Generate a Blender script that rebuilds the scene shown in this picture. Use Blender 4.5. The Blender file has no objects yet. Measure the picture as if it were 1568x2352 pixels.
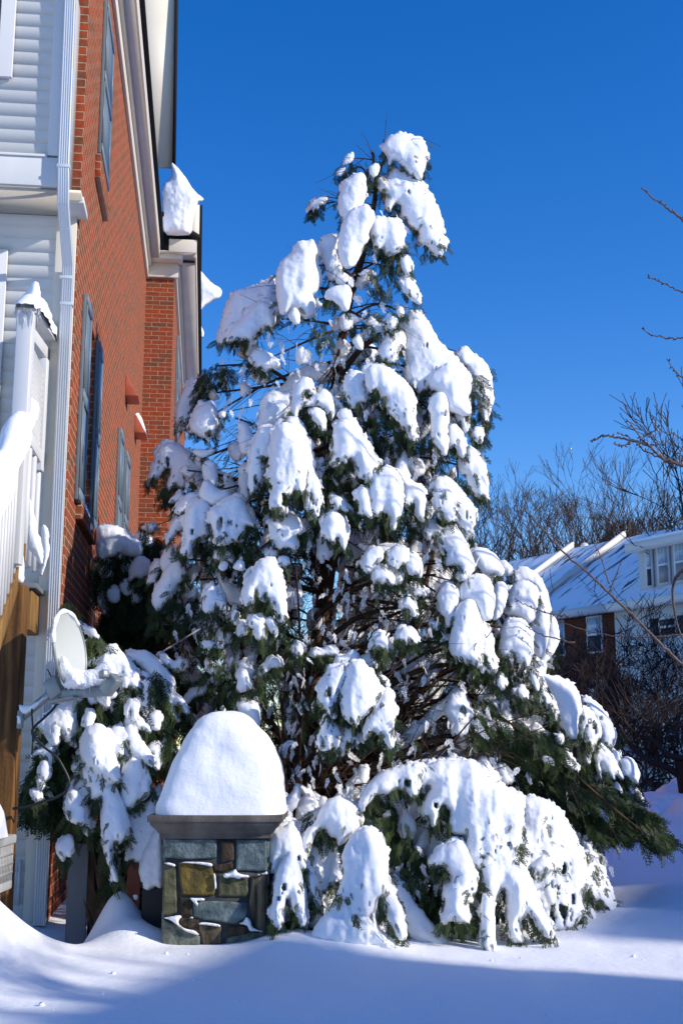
import bpy, bmesh, math, random
import numpy as np
from mathutils import Vector, Matrix
random.seed(7); rng = np.random.default_rng(7)
C = bpy.context.scene.collection
scene = bpy.context.scene
R = math.radians

# ------------------------------------------------------------------ camera, sky, sun, exposure
CAMZ = 1.11; PITCH = 11.2; F = 2750.0            # F: focal length in units of the 1568 x 2352 view of the photograph
cam_d = bpy.data.cameras.new('camera'); cam = bpy.data.objects.new('camera', cam_d); C.objects.link(cam)
cam.location = (0, 0, CAMZ); cam.rotation_euler = (R(90 + PITCH), 0, 0)
cam_d.sensor_fit = 'VERTICAL'; cam_d.sensor_height = 36; cam_d.sensor_width = 24
cam_d.lens = 36 * F / 2352; cam_d.clip_start = 0.05; cam_d.clip_end = 3000
scene.camera = cam
SUN_EL = 27.0; SUN_AZ = 110.0                    # azimuth clockwise from +Y: the sun stands to the right and a little behind
sd = Vector((math.sin(R(SUN_AZ)) * math.cos(R(SUN_EL)), math.cos(R(SUN_AZ)) * math.cos(R(SUN_EL)), math.sin(R(SUN_EL))))
w = bpy.data.worlds.new('World'); scene.world = w; w.use_nodes = True
nt = w.node_tree; bg = nt.nodes['Background']
sky = nt.nodes.new('ShaderNodeTexSky'); sky.sky_type = 'NISHITA'; sky.sun_disc = False
sky.sun_elevation = R(SUN_EL); sky.sun_rotation = R(SUN_AZ); sky.altitude = 300
sky.air_density = 1.0; sky.dust_density = 0.25; sky.ozone_density = 3.0
hs = nt.nodes.new('ShaderNodeHueSaturation'); hs.inputs['Saturation'].default_value = 1.38; hs.inputs['Hue'].default_value = .5145
nt.links.new(sky.outputs[0], hs.inputs['Color']); nt.links.new(hs.outputs[0], bg.inputs[0])
bg.inputs[1].default_value = 0.15
sl = bpy.data.lights.new('sun', 'SUN'); sl.energy = 3.5; sl.angle = R(0.7); sl.color = (1.0, 0.93, 0.84)
so = bpy.data.objects.new('sun', sl); C.objects.link(so); so.location = (20, -10, 30)
so.rotation_euler = sd.to_track_quat('Z', 'Y').to_euler()
scene.view_settings.view_transform = 'Standard'; scene.view_settings.look = 'None'
scene.view_settings.exposure = 0.46; scene.view_settings.gamma = 1.0

# ------------------------------------------------------------------ picture <-> world
cp, sp = math.cos(R(PITCH)), math.sin(R(PITCH))
CAM = np.array([0, 0, CAMZ])
def ray(u, v):
    u = np.asarray(u, float); v = np.asarray(v, float)
    a = (u - 784) / F; b = (1176 - v) / F
    return np.stack([a, cp - b * sp, sp + b * cp], -1)
def P(u, v, Y):
    r = ray(u, v); return CAM + r * (np.asarray(Y, float) / r[..., 1])[..., None]
class Frame:
    def __init__(s, loc, ang):
        s.o = np.array(loc, float); s.a = ang; c, n = math.cos(ang), math.sin(ang)
        s.M = np.array([[c, n, 0], [-n, c, 0], [0, 0, 1]])     # world -> local
    def hit(s, u, v, ax, val):
        d = s.M @ ray(u, v); o = s.M @ (CAM - s.o); t = (val - o[ax]) / d[ax]; return o + d * t
    def loc(s, w): return s.M @ (np.asarray(w) - s.o)

# ------------------------------------------------------------------ noise
def _lat(seed): return np.random.default_rng(seed).random((256, 256))
_L = {}
def vn(x, y, seed=0):
    if seed not in _L: _L[seed] = _lat(seed)
    L = _L[seed]; xi = np.floor(x).astype(int); yi = np.floor(y).astype(int); fx = x - xi; fy = y - yi
    fx = fx * fx * fx * (fx * (fx * 6 - 15) + 10); fy = fy * fy * fy * (fy * (fy * 6 - 15) + 10)
    a = L[xi % 256, yi % 256]; b = L[(xi + 1) % 256, yi % 256]; c = L[xi % 256, (yi + 1) % 256]; d = L[(xi + 1) % 256, (yi + 1) % 256]
    return ((a * (1 - fx) + b * fx) * (1 - fy) + (c * (1 - fx) + d * fx) * fy) * 2 - 1
def fbm(x, y, seed=0, o=3):
    s = 0; a = 1; t = 0
    for i in range(o): s = s + a * vn(x * 2**i, y * 2**i, seed + i); t += a; a *= .5
    return s / t

# ------------------------------------------------------------------ materials
M = {}
def mat(name, col, rough=.7, spec=.3, metal=0.0, noise=None, bump=None, col2=None, trans=0, extra=None):
    m = bpy.data.materials.new(name); m.use_nodes = True; n = m.node_tree; b = n.nodes['Principled BSDF']
    b.inputs['Base Color'].default_value = (*col, 1); b.inputs['Roughness'].default_value = rough
    b.inputs['Specular IOR Level'].default_value = spec; b.inputs['Metallic'].default_value = metal
    tc = n.nodes.new('ShaderNodeTexCoord')
    if noise:
        sc, stretch, lo, hi = noise
        mp = n.nodes.new('ShaderNodeMapping'); mp.inputs['Scale'].default_value = stretch
        n.links.new(tc.outputs['Object'], mp.inputs[0])
        t = n.nodes.new('ShaderNodeTexNoise'); t.inputs['Scale'].default_value = sc; t.inputs['Detail'].default_value = 6
        n.links.new(mp.outputs[0], t.inputs['Vector'])
        r = n.nodes.new('ShaderNodeValToRGB'); r.color_ramp.elements[0].position = lo; r.color_ramp.elements[1].position = hi
        r.color_ramp.elements[0].color = (*col, 1); r.color_ramp.elements[1].color = (*(col2 or col), 1)
        n.links.new(t.outputs[0], r.inputs[0]); n.links.new(r.outputs[0], b.inputs['Base Color'])
    if bump:
        prev = None
        for sc, st, dist in bump:
            t = n.nodes.new('ShaderNodeTexNoise'); t.inputs['Scale'].default_value = sc; t.inputs['Detail'].default_value = 3
            n.links.new(tc.outputs['Object'], t.inputs['Vector'])
            bp = n.nodes.new('ShaderNodeBump'); bp.inputs['Strength'].default_value = st; bp.inputs['Distance'].default_value = dist
            n.links.new(t.outputs[0], bp.inputs['Height'])
            if prev: n.links.new(prev.outputs[0], bp.inputs['Normal'])
            prev = bp
        n.links.new(prev.outputs[0], b.inputs['Normal'])
    M[name] = m; return m
mat('snow', (.88, .89, .91), .75, .25, bump=[(9, .35, .03), (55, .35, .006), (260, .5, .002)])
mat('ground_snow', (.88, .89, .91), .72, .25, bump=[(3, .25, .04), (26, .3, .012), (90, .35, .004), (300, .6, .002)])
for k in ('snow', 'ground_snow'):
    b = M[k].node_tree.nodes['Principled BSDF']
    b.inputs['Subsurface Weight'].default_value = .12 if k == 'snow' else 0
    b.inputs['Subsurface Radius'].default_value = (.03, .04, .05); b.inputs['Subsurface Scale'].default_value = 1.0
mat('crusty_snow', (.88, .89, .90), .6, .35, bump=[(18, .7, .03), (70, .8, .01)])
mat('ice', (.9, .93, .95), .05, .6); M['ice'].node_tree.nodes['Principled BSDF'].inputs['Transmission Weight'].default_value = .85
mat('needle', (.011, .024, .009), .6, .25, noise=(3.2, (1, 1, 1), .35, .7), col2=(.05, .078, .02))
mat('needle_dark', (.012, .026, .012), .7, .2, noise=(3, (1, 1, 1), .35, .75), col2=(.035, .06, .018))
mat('bark', (.045, .03, .02), .9, .1, noise=(14, (1, 1, .25), .35, .7), col2=(.12, .07, .045), bump=[(40, .6, .01)])
mat('bare_bark', (.05, .035, .028), .85, .15, noise=(5, (1, 1, 1), .3, .7), col2=(.11, .08, .065))
mat('thicket_bark', (.024, .017, .016), .8, .2, noise=(2, (1, 1, 1), .3, .7), col2=(.045, .031, .027))
mat('cherry_bark', (.06, .03, .028), .55, .4, noise=(30, (1, 1, 1), .3, .7), col2=(.17, .12, .10))
mat('white_paint', (.62, .62, .60), .5, .35, noise=(6, (1, 1, .2), .3, .8), col2=(.68, .68, .66), bump=[(50, .1, .002)])
mat('vinyl', (.58, .58, .54), .45, .35, noise=(2, (1, 1, 1), .3, .7), col2=(.64, .64, .60), bump=[(60, .08, .002)])
mat('cream', (.68, .62, .50), .5, .3, noise=(1.5, (1, 1, 1), .3, .7), col2=(.74, .68, .57), bump=[(30, .1, .003)])
mat('downspout', (.55, .59, .61), .28, .5, noise=(3, (1, 1, .3), .3, .7), col2=(.60, .63, .65))
mat('shutter', (.14, .18, .20), .4, .4, noise=(8, (1, 1, .2), .3, .7), col2=(.18, .225, .245))
mat('shingle', (.018, .018, .02), .9, .2, bump=[(40, .8, .01)])
mat('glass', (.02, .03, .04), .05, .6)
mat('glass_blue', (.30, .42, .50), .25, .5)
mat('blind', (.22, .21, .19), .5, .4, noise=(3, (1, 1, 1), .3, .7), col2=(.30, .29, .27))
mat('hood', (.42, .10, .05), .5, .3, noise=(9, (1, 1, 1), .3, .7), col2=(.50, .14, .07))
mat('timber', (.065, .028, .008), .75, .25, noise=(9, (2.2, 2.2, .18), .38, .66), col2=(.21, .10, .028), bump=[(30, .6, .008)])
mat('timber_light', (.16, .08, .025), .7, .25, noise=(9, (2, 2, .3), .35, .7), col2=(.30, .17, .055), bump=[(30, .4, .005)])
mat('dish', (.50, .53, .51), .35, .4, noise=(3, (1, 1, 1), .3, .7), col2=(.56, .59, .57))
mat('metal_grey', (.20, .23, .24), .4, .5, .3, noise=(12, (1, 1, 1), .3, .7), col2=(.28, .31, .32))
mat('black_rubber', (.012, .012, .014), .4, .4)
mat('ac_grey', (.34, .34, .32), .5, .35, noise=(6, (1, 1, 1), .3, .7), col2=(.42, .42, .40))
mat('ac_dark', (.08, .08, .075), .6, .3)
mat('grey_board', (.13, .14, .15), .75, .2, noise=(6, (1, 1, .3), .3, .7), col2=(.19, .20, .21), bump=[(30, .2, .004)])
mat('rust_post', (.16, .045, .025), .8, .2, noise=(10, (1, 1, .5), .3, .7), col2=(.26, .09, .05))
mat('bin_dark', (.02, .021, .023), .6, .3)
mat('concrete', (.07, .062, .054), .9, .15, noise=(7, (1, 1, .35), .3, .7), col2=(.19, .165, .14), bump=[(60, .6, .006), (250, .5, .002)])
mat('mortar', (.04, .042, .042), .95, .1, noise=(20, (1, 1, 1), .3, .7), col2=(.075, .077, .075), bump=[(90, .6, .005)])
def stone(name, a, b, st=(1, 1, 1)):
    mat(name, a, .85, .25, noise=(11, st, .36, .66), col2=b, bump=[(22, .7, .02), (130, .9, .006), (400, .6, .002)])
stone('stone_blue', (.045, .07, .075), (.19, .24, .235)); stone('stone_grey', (.06, .075, .06), (.22, .235, .18))
stone('stone_ochre', (.055, .05, .02), (.23, .15, .035), (1, 1, .5)); stone('stone_olive', (.05, .052, .028), (.18, .17, .09))
stone('stone_dark', (.018, .015, .012), (.075, .052, .03), (2, 2, .4)); stone('stone_brown', (.035, .026, .018), (.20, .155, .095), (3, 3, .3))
mat('asphalt_roof', (.05, .055, .07), .9, .2)
mat('roof_snow', (.84, .86, .90), .75, .2, noise=(1.1, (3.2, .5, .5), .56, .62), col2=(.10, .11, .13), bump=[(20, .4, .01)])
mat('far_siding', (.55, .55, .53), .6, .3); mat('far_trim', (.68, .66, .60), .6, .3); mat('far_dark', (.035, .037, .04), .6, .3)
mat('pole_metal', (.30, .31, .32), .4, .5, .6)
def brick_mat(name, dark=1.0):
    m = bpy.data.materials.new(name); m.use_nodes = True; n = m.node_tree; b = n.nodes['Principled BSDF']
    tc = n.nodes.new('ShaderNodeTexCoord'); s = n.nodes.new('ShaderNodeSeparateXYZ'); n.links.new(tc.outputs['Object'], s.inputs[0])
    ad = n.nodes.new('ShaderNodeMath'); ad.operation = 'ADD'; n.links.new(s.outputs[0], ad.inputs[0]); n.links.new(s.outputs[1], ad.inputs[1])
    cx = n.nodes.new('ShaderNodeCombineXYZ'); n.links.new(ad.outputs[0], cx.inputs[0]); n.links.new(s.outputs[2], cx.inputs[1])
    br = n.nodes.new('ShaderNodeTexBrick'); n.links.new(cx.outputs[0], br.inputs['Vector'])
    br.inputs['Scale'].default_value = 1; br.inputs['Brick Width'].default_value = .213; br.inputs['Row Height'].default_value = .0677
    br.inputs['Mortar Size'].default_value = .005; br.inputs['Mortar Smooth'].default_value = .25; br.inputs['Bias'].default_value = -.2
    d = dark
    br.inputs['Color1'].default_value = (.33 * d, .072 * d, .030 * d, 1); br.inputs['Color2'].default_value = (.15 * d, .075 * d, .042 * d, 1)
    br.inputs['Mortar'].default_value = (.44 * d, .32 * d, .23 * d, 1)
    nz = n.nodes.new('ShaderNodeTexNoise'); nz.inputs['Scale'].default_value = 25; nz.inputs['Detail'].default_value = 5; n.links.new(tc.outputs['Object'], nz.inputs[0])
    mr = n.nodes.new('ShaderNodeMapRange'); mr.inputs[1].default_value = .3; mr.inputs[2].default_value = .7; mr.inputs[3].default_value = .75; mr.inputs[4].default_value = 1.2
    n.links.new(nz.outputs[0], mr.inputs[0])
    mx = n.nodes.new('ShaderNodeMix'); mx.data_type = 'RGBA'; mx.blend_type = 'MULTIPLY'; mx.inputs[0].default_value = 1
    n.links.new(br.outputs['Color'], mx.inputs[6]); n.links.new(mr.outputs[0], mx.inputs[7]); n.links.new(mx.outputs[2], b.inputs['Base Color'])
    bp = n.nodes.new('ShaderNodeBump'); bp.invert = True; bp.inputs['Strength'].default_value = .8; bp.inputs['Distance'].default_value = .008
    n.links.new(br.outputs['Fac'], bp.inputs['Height'])
    b2 = n.nodes.new('ShaderNodeBump'); b2.inputs['Strength'].default_value = .5; b2.inputs['Distance'].default_value = .004
    n.links.new(nz.outputs[0], b2.inputs['Height']); n.links.new(bp.outputs[0], b2.inputs['Normal']); n.links.new(b2.outputs[0], b.inputs['Normal'])
    b.inputs['Roughness'].default_value = .95; b.inputs['Specular IOR Level'].default_value = .03
    M[name] = m
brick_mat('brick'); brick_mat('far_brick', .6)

# ------------------------------------------------------------------ mesh helpers
class MB:
    def __init__(s): s.v = []; s.f = []; s.n = 0; s.fv = []
    def add(s, v, f):
        v = np.asarray(v, float).reshape(-1, 3); s.v.append(v)
        for q in f: s.f.append([i + s.n for i in q])
        s.n += len(v)
    def addnp(s, v, q):          # q: int array (n, k)
        v = np.asarray(v, float); s.v.append(v); s.fv.append(np.asarray(q) + s.n); s.n += len(v)
    def box(s, a, b, M4=None):
        x0, y0, z0 = a; x1, y1, z1 = b
        v = np.array([[x0, y0, z0], [x1, y0, z0], [x1, y1, z0], [x0, y1, z0], [x0, y0, z1], [x1, y0, z1], [x1, y1, z1], [x0, y1, z1]], float)
        if M4 is not None: v = np.array([M4 @ Vector(p) for p in v])
        s.add(v, [(0, 3, 2, 1), (4, 5, 6, 7), (0, 1, 5, 4), (1, 2, 6, 5), (2, 3, 7, 6), (3, 0, 4, 7)])
    def hexa(s, eight): s.add(eight, [(0, 3, 2, 1), (4, 5, 6, 7), (0, 1, 5, 4), (1, 2, 6, 5), (2, 3, 7, 6), (3, 0, 4, 7)])
    def beam(s, a, b, wd, ht, up=(0, 0, 1)):
        a = Vector(a); b = Vector(b); d = (b - a).normalized(); sd_ = d.cross(Vector(up)).normalized() * wd / 2; u_ = sd_.cross(d).normalized() * ht / 2
        v = [a - sd_ - u_, a + sd_ - u_, a + sd_ + u_, a - sd_ + u_]; v2 = [p + (b - a) for p in v]
        s.add([tuple(p) for p in v + v2], [(0, 1, 2, 3), (7, 6, 5, 4), (0, 4, 5, 1), (1, 5, 6, 2), (2, 6, 7, 3), (3, 7, 4, 0)])
    def tube(s, pts, rad, k=6, cap=True):
        pts = np.asarray(pts, float); m = len(pts)
        if np.isscalar(rad): rad = np.full(m, rad)
        t = np.gradient(pts, axis=0); t /= np.linalg.norm(t, axis=1)[:, None] + 1e-9
        ref = np.array([0.13, .31, .94]); 
        if abs(t[0] @ ref) > .9: ref = np.array([.94, .1, .13])
        a = np.cross(t, ref); a /= np.linalg.norm(a, axis=1)[:, None] + 1e-9; b = np.cross(t, a)
        th = np.arange(k) * 2 * math.pi / k
        v = pts[:, None] + np.asarray(rad)[:, None, None] * (np.cos(th)[None, :, None] * a[:, None] + np.sin(th)[None, :, None] * b[:, None])
        i = np.arange(m - 1)[:, None] * k; j = np.arange(k)[None]; j2 = (j + 1) % k
        q = np.stack([i + j, i + j2, i + k + j2, i + k + j], -1).reshape(-1, 4)
        s.addnp(v.reshape(-1, 3), q)
        if cap: s.f.append([s.n - k * m + x for x in range(k)][::-1]); s.f.append([s.n - k + x for x in range(k)])
    def grid(s, P3):             # P3 (a,b,3)
        a, b = P3.shape[:2]; i = np.arange(a - 1)[:, None] * b; j = np.arange(b - 1)[None]
        s.addnp(P3.reshape(-1, 3), np.stack([i + j, i + j + 1, i + b + j + 1, i + b + j], -1).reshape(-1, 4))
    def build(s, name, m, parent=None, smooth=False, bevel=0, origin=None, **kw):
        V = np.concatenate(s.v) if s.v else np.zeros((0, 3))
        if origin is not None: V = V - np.asarray(origin)
        elif parent is not None and not is_local(parent): V = V - np.array(wloc(parent))
        F_ = s.f
        me = bpy.data.meshes.new(name)
        loops = []; starts = []; tot = 0; sizes = []
        for q in s.fv:
            loops.append(q.reshape(-1)); sizes.append(np.full(len(q), q.shape[1]))
        for q in F_: loops.append(np.array(q)); sizes.append(np.array([len(q)]))
        loops = np.concatenate(loops).astype(np.int32); sizes = np.concatenate(sizes).astype(np.int32)
        starts = np.concatenate([[0], np.cumsum(sizes)[:-1]]).astype(np.int32)
        me.vertices.add(len(V)); me.vertices.foreach_set('co', V.reshape(-1).astype(np.float32))
        me.loops.add(len(loops)); me.loops.foreach_set('vertex_index', loops)
        me.polygons.add(len(sizes)); me.polygons.foreach_set('loop_start', starts); me.polygons.foreach_set('loop_total', sizes)
        if smooth: me.polygons.foreach_set('use_smooth', np.ones(len(sizes), bool))
        me.update(calc_edges=True); me.validate()
        ms = m if isinstance(m, (list, tuple)) else [m]
        for x in ms: me.materials.append(M[x])
        o = bpy.data.objects.new(name, me); C.objects.link(o)
        if origin is not None: o.location = origin
        if parent is not None: o.parent = parent
        if bevel:
            bm_ = o.modifiers.new('b', 'BEVEL'); bm_.width = bevel; bm_.segments = 2; bm_.limit_method = 'ANGLE'
        for k_, x in kw.items(): o[k_] = x
        return o
def is_local(o):
    while o.parent is not None: o = o.parent
    return bool(o.get('_local'))
def wloc(o):
    l = Vector(o.location)
    while o.parent is not None: o = o.parent; l = l + Vector(o.location)
    return l
def thing(name, loc, label, cat, group=None, rz=0, local=False):
    o = bpy.data.objects.new(name, None); o.empty_display_size = .2; C.objects.link(o); o.location = loc; o.rotation_euler = (0, 0, rz)
    o['label'] = label; o['category'] = cat
    if group: o['group'] = group
    if local: o['_local'] = 1
    return o

# ------------------------------------------------------------------ inflated lumps: an outline at its own distance, swollen to its real thickness
def chaikin(p, n=1):
    for _ in range(n):
        q = np.roll(p, -1, 0); p = np.stack([p * .78 + q * .22, p * .22 + q * .78], 1).reshape(-1, 2)
    return p
def sdf(poly, X, Y_):
    pts = np.stack([X.ravel(), Y_.ravel()], 1); a = poly; b = np.roll(poly, -1, 0)
    best = np.full(len(pts), 1e18); ins = np.zeros(len(pts), bool)
    for (ax, ay), (bx, by) in zip(a, b):
        dx, dy = bx - ax, by - ay; L2 = dx * dx + dy * dy + 1e-9
        t = np.clip(((pts[:, 0] - ax) * dx + (pts[:, 1] - ay) * dy) / L2, 0, 1)
        d = (pts[:, 0] - ax - t * dx)**2 + (pts[:, 1] - ay - t * dy)**2; best = np.minimum(best, d)
        c = (ay > pts[:, 1]) != (by > pts[:, 1])
        xi = ax + (pts[:, 1] - ay) * dx / (dy if abs(dy) > 1e-9 else 1e-9); ins ^= c & (pts[:, 0] < xi)
    d = np.sqrt(best); return np.where(ins, d, -d).reshape(X.shape)
def blur(h, m, n):
    for _ in range(n):
        p = np.pad(h, 1, mode='edge'); h2 = (p[:-2, 1:-1] + p[2:, 1:-1] + p[1:-1, :-2] + p[1:-1, 2:] + 4 * h) / 8
        h = np.where(m, h2, h)
    return h
def inflate(mb, poly, Yf, step=2.6, rcap=70, thick=1.0, jag=0.0, holes=0.0, lean=.35, seed=0, rough=1.0, back=.7, smooth_n=1, fold=.16, flat=.12, warp=3.0, grow=0.0):
    """adds the lump to mb, returns (rim samples: u, v, nu, nv, Y)"""
    poly = chaikin(np.asarray(poly, float), smooth_n)
    u0, v0 = poly.min(0) - 14; u1, v1 = poly.max(0) + 14
    st = max(step, math.sqrt((u1 - u0) * (v1 - v0) / 30000))
    us = np.arange(u0, u1 + st, st); vs = np.arange(v0, v1 + st, st); U, V = np.meshgrid(us, vs)
    wu = U + warp * fbm(U / 23, V / 23, seed + 5) + .45 * warp * fbm(U / 6, V / 7, seed + 6, 2); wv = V + warp * fbm(U / 23, V / 23, seed + 9) + .45 * warp * fbm(U / 6, V / 7, seed + 10, 2)
    s = sdf(poly, wu, wv) + grow
    gy, gx = np.gradient(s, st)
    dn = np.clip(-gy, 0, 1)                      # 1 where the nearest rim is a lower rim
    if jag:
        dn_s = blur(dn, np.ones_like(dn, bool), 6)
        j = np.abs(fbm(U / 8, V / 40, seed + 21, 3)) * 1.3 + np.abs(fbm(U / 3.2, V / 22, seed + 25, 2)) * .9
        s = s - jag * j * dn_s * np.exp(-np.clip(s, 0, None) / (jag * 2.2))
    sh_ = None
    if holes:
        f = (V - poly[:, 1].min()) / (np.ptp(poly[:, 1]) + 1)
        n = fbm(U / 7, V / 24, seed + 33, 3) * .75 + fbm(U / 36, V / 50, seed + 37, 2) * .55
        sh_ = np.ones_like(s) * 99; sh_ = (0.78 - holes * np.clip(f, .05, 1)**2 - n) * 34
    sp_ = s
    if sh_ is not None: s = np.minimum(s, sh_)
    gy, gx = np.gradient(s, st); gl = np.sqrt(gx**2 + gy**2) + 1e-6
    act = s > -.6 * st
    if act.sum() < 6: return None
    mx = float(s.max()); Rr = min(rcap, max(mx, 4))
    d = np.clip(sp_, 0, None); q = np.clip(d / Rr, 0, 1)
    h = Rr * np.sqrt(1 - (1 - q)**2) + flat * np.clip(d - Rr, 0, None)
    h = h * (1 + fold * fbm(U / 34, V / 130, seed + 41, 3) * 2)
    h = blur(h, s > st, 4)
    if sh_ is not None: h = h * np.sqrt(np.clip(1 - (1 - np.clip(sh_ / 6, 0, 1))**2, 0, 1))
    edge = np.clip(np.minimum(d, s) / 12, 0, 1)
    h = h + edge * rough * (2.2 * fbm(U / 30, V / 30, seed + 51, 3) + 1.5 * fbm(U / 8, V / 10, seed + 57, 3))
    h = np.clip(h, 0, None) * thick
    pa = np.pad(act, 1)
    inner = act.copy()
    for a_ in (0, 1, 2):
        for b_ in (0, 1, 2): inner &= pa[a_:a_ + act.shape[0], b_:b_ + act.shape[1]]
    bd = act & ~inner
    mv = np.clip(s, -st, st * 1.2) / gl
    Uu = np.where(bd, U - mv * gx / gl, U); Vv = np.where(bd, V - mv * gy / gl, V)
    h = np.where(bd, 0, h)
    vb = poly[:, 1].max(); px = np.mean(Yf) / F
    Y0 = Yf + lean * (vb - Vv) * px
    front = P(Uu, Vv, Y0 - h * px); rear = P(Uu, Vv, Y0 + h * px * back)
    idx = -np.ones(act.shape, int); idx[act] = np.arange(act.sum()); na = int(act.sum())
    ri = idx.copy(); ib = inner; ri[ib] = na + np.arange(ib.sum())
    qa = act[:-1, :-1] & act[1:, :-1] & act[1:, 1:] & act[:-1, 1:]
    qa &= (inner[:-1, :-1] | inner[1:, :-1] | inner[1:, 1:] | inner[:-1, 1:])
    Fq = np.stack([idx[:-1, :-1][qa], idx[1:, :-1][qa], idx[1:, 1:][qa], idx[:-1, 1:][qa]], 1)
    Rq = np.stack([ri[:-1, :-1][qa], ri[:-1, 1:][qa], ri[1:, 1:][qa], ri[1:, :-1][qa]], 1)
    mb.addnp(np.concatenate([front[act], rear[ib]]), np.concatenate([Fq, Rq]))
    rim = bd
    return np.stack([Uu[rim], Vv[rim], -gx[rim] / gl[rim], -gy[rim] / gl[rim], Y0[rim]], 1), (Uu[act], Vv[act], Y0[act], (Y0 - h * px)[act], poly[:, 1].min(), vb)

# ------------------------------------------------------------------ evergreen sprays
def frond_templates(n=10, fine=1):
    T = []
    r_ = random.Random(3)
    for k in range(n):
        v = []; f = []
        N = 9; droop = r_.uniform(.15, .5)
        def quad(a, b, w0):
            d = b - a; l = np.linalg.norm(d); s_ = np.array([-d[1], d[0], 0]) / (l + 1e-9) * w0
            i = len(v); v.extend([a - s_, a + s_, b]); f.append((i, i + 1, i + 2))
        rib = [np.array([t, .05 * math.sin(t * 3 + k), -droop * t * t]) for t in np.linspace(0, 1, N + 1)]
        for i in range(N): quad(rib[i], rib[i + 1], .014)
        for i in range(1, N + 1):
            for sgn in (-1, 1):
                L = .40 * (1 - .62 * i / N) * r_.uniform(.75, 1.15); an = R(r_.uniform(32, 48))
                d = np.array([math.cos(an), sgn * math.sin(an), r_.uniform(-.35, .1)])
                b0 = rib[i]; e = b0 + d * L; quad(b0, e, .024)
                for q_ in (.35, .62, .85):
                    for s2 in (-1, 1):
                        a2 = an + s2 * R(r_.uniform(28, 42)); d2 = np.array([math.cos(a2), sgn * math.sin(a2), r_.uniform(-.3, .2)])
                        c = b0 + d * L * q_; quad(c, c + d2 * L * .34 * (1.2 - q_ * .5), .026)
        T.append((np.array(v), np.array(f)))
    return T
TPL = frond_templates()
def add_fronds(mb, pos, dirs, size, seed=0):
    g = np.random.default_rng(seed)
    pos = np.asarray(pos); n = len(pos)
    if n == 0: return
    d = dirs / (np.linalg.norm(dirs, axis=1)[:, None] + 1e-9)
    rnd = g.normal(size=(n, 3)); rnd[:, 1] *= .6
    s_ = np.cross(d, rnd * .9 + np.array([0, -1.2, .2])); s_ /= np.linalg.norm(s_, axis=1)[:, None] + 1e-9
    nn = np.cross(d, s_)
    which = g.integers(0, len(TPL), n)
    for k, (tv, tf) in enumerate(TPL):
        m = which == k; c = int(m.sum())
        if not c: continue
        sz = size[m][:, None, None]
        W = pos[m][:, None] + sz * (tv[None, :, 0:1] * d[m][:, None] + tv[None, :, 1:2] * s_[m][:, None] + tv[None, :, 2:3] * nn[m][:, None] * np.sign(nn[m][:, None, 2:3] + 1e-9))
        q = (tf[None] + (np.arange(c) * len(tv))[:, None, None]).reshape(-1, 3)
        mb.addnp(W.reshape(-1, 3), q)

# ------------------------------------------------------------------ bare trees
def fit_height(mbs, base, H):
    top = max(v[:, 2].max() for m in mbs for v in m.v); k = H / (top - base[2]); b = np.array(base)
    for m in mbs: m.v = [b + (v - b) * k for v in m.v]
def bare_tree(base, h, seed, spread=.5, levels=6, r0=None, stems=1, lean=(0, 0), minr=.006, k=4, droop=0, first=.3, fork=(2, 3), side=2):
    g = random.Random(seed); trunk = MB(); br = MB(); r0 = r0 or h * .016
    def grow(p, d, L, r, lv):
        n = 4; pts = [p.copy()]; dd = d.copy()
        for i in range(n):
            dd = dd + Vector((g.gauss(0, .13), g.gauss(0, .13), g.gauss(0, .08) + (.06 if not droop else -droop)))
            dd.normalize(); p = p + dd * L / n; pts.append(p.copy())
        rr = np.linspace(r, max(minr, r * .66), n + 1)
        (trunk if lv == 0 else br).tube([tuple(q) for q in pts], rr, k if lv < 3 else 3, cap=False)
        if lv >= levels: return
        c = g.randint(*fork)
        for i in range(c):
            ax = Vector((g.gauss(0, 1), g.gauss(0, 1), g.gauss(0, .4))).normalized()
            nd = (dd + ax * spread * g.uniform(.6, 1.3)).normalized()
            grow(p, nd, L * g.uniform(.6, .85), max(minr, r * g.uniform(.5, .68)), lv + 1)
        if lv >= 1:
            for i in range(side if g.random() < .7 else 0):
                q = pts[g.randint(1, n - 1)]; ax = Vector((g.gauss(0, 1), g.gauss(0, 1), g.gauss(0, .4))).normalized()
                grow(q, (d + ax * .8).normalized(), L * g.uniform(.4, .65), max(minr, r * .42), lv + 2 if lv + 2 <= levels else levels)
    for s_ in range(stems):
        d = Vector((lean[0] + g.gauss(0, .12 * (stems > 1) * 2.2 + .04), lean[1] + g.gauss(0, .12 * (stems > 1) * 2.2 + .04), 1)).normalized()
        grow(Vector(base), d, h * first, r0 * (1 if stems == 1 else .7), 0)
    fit_height((trunk, br), base, h)
    return trunk, br
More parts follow.
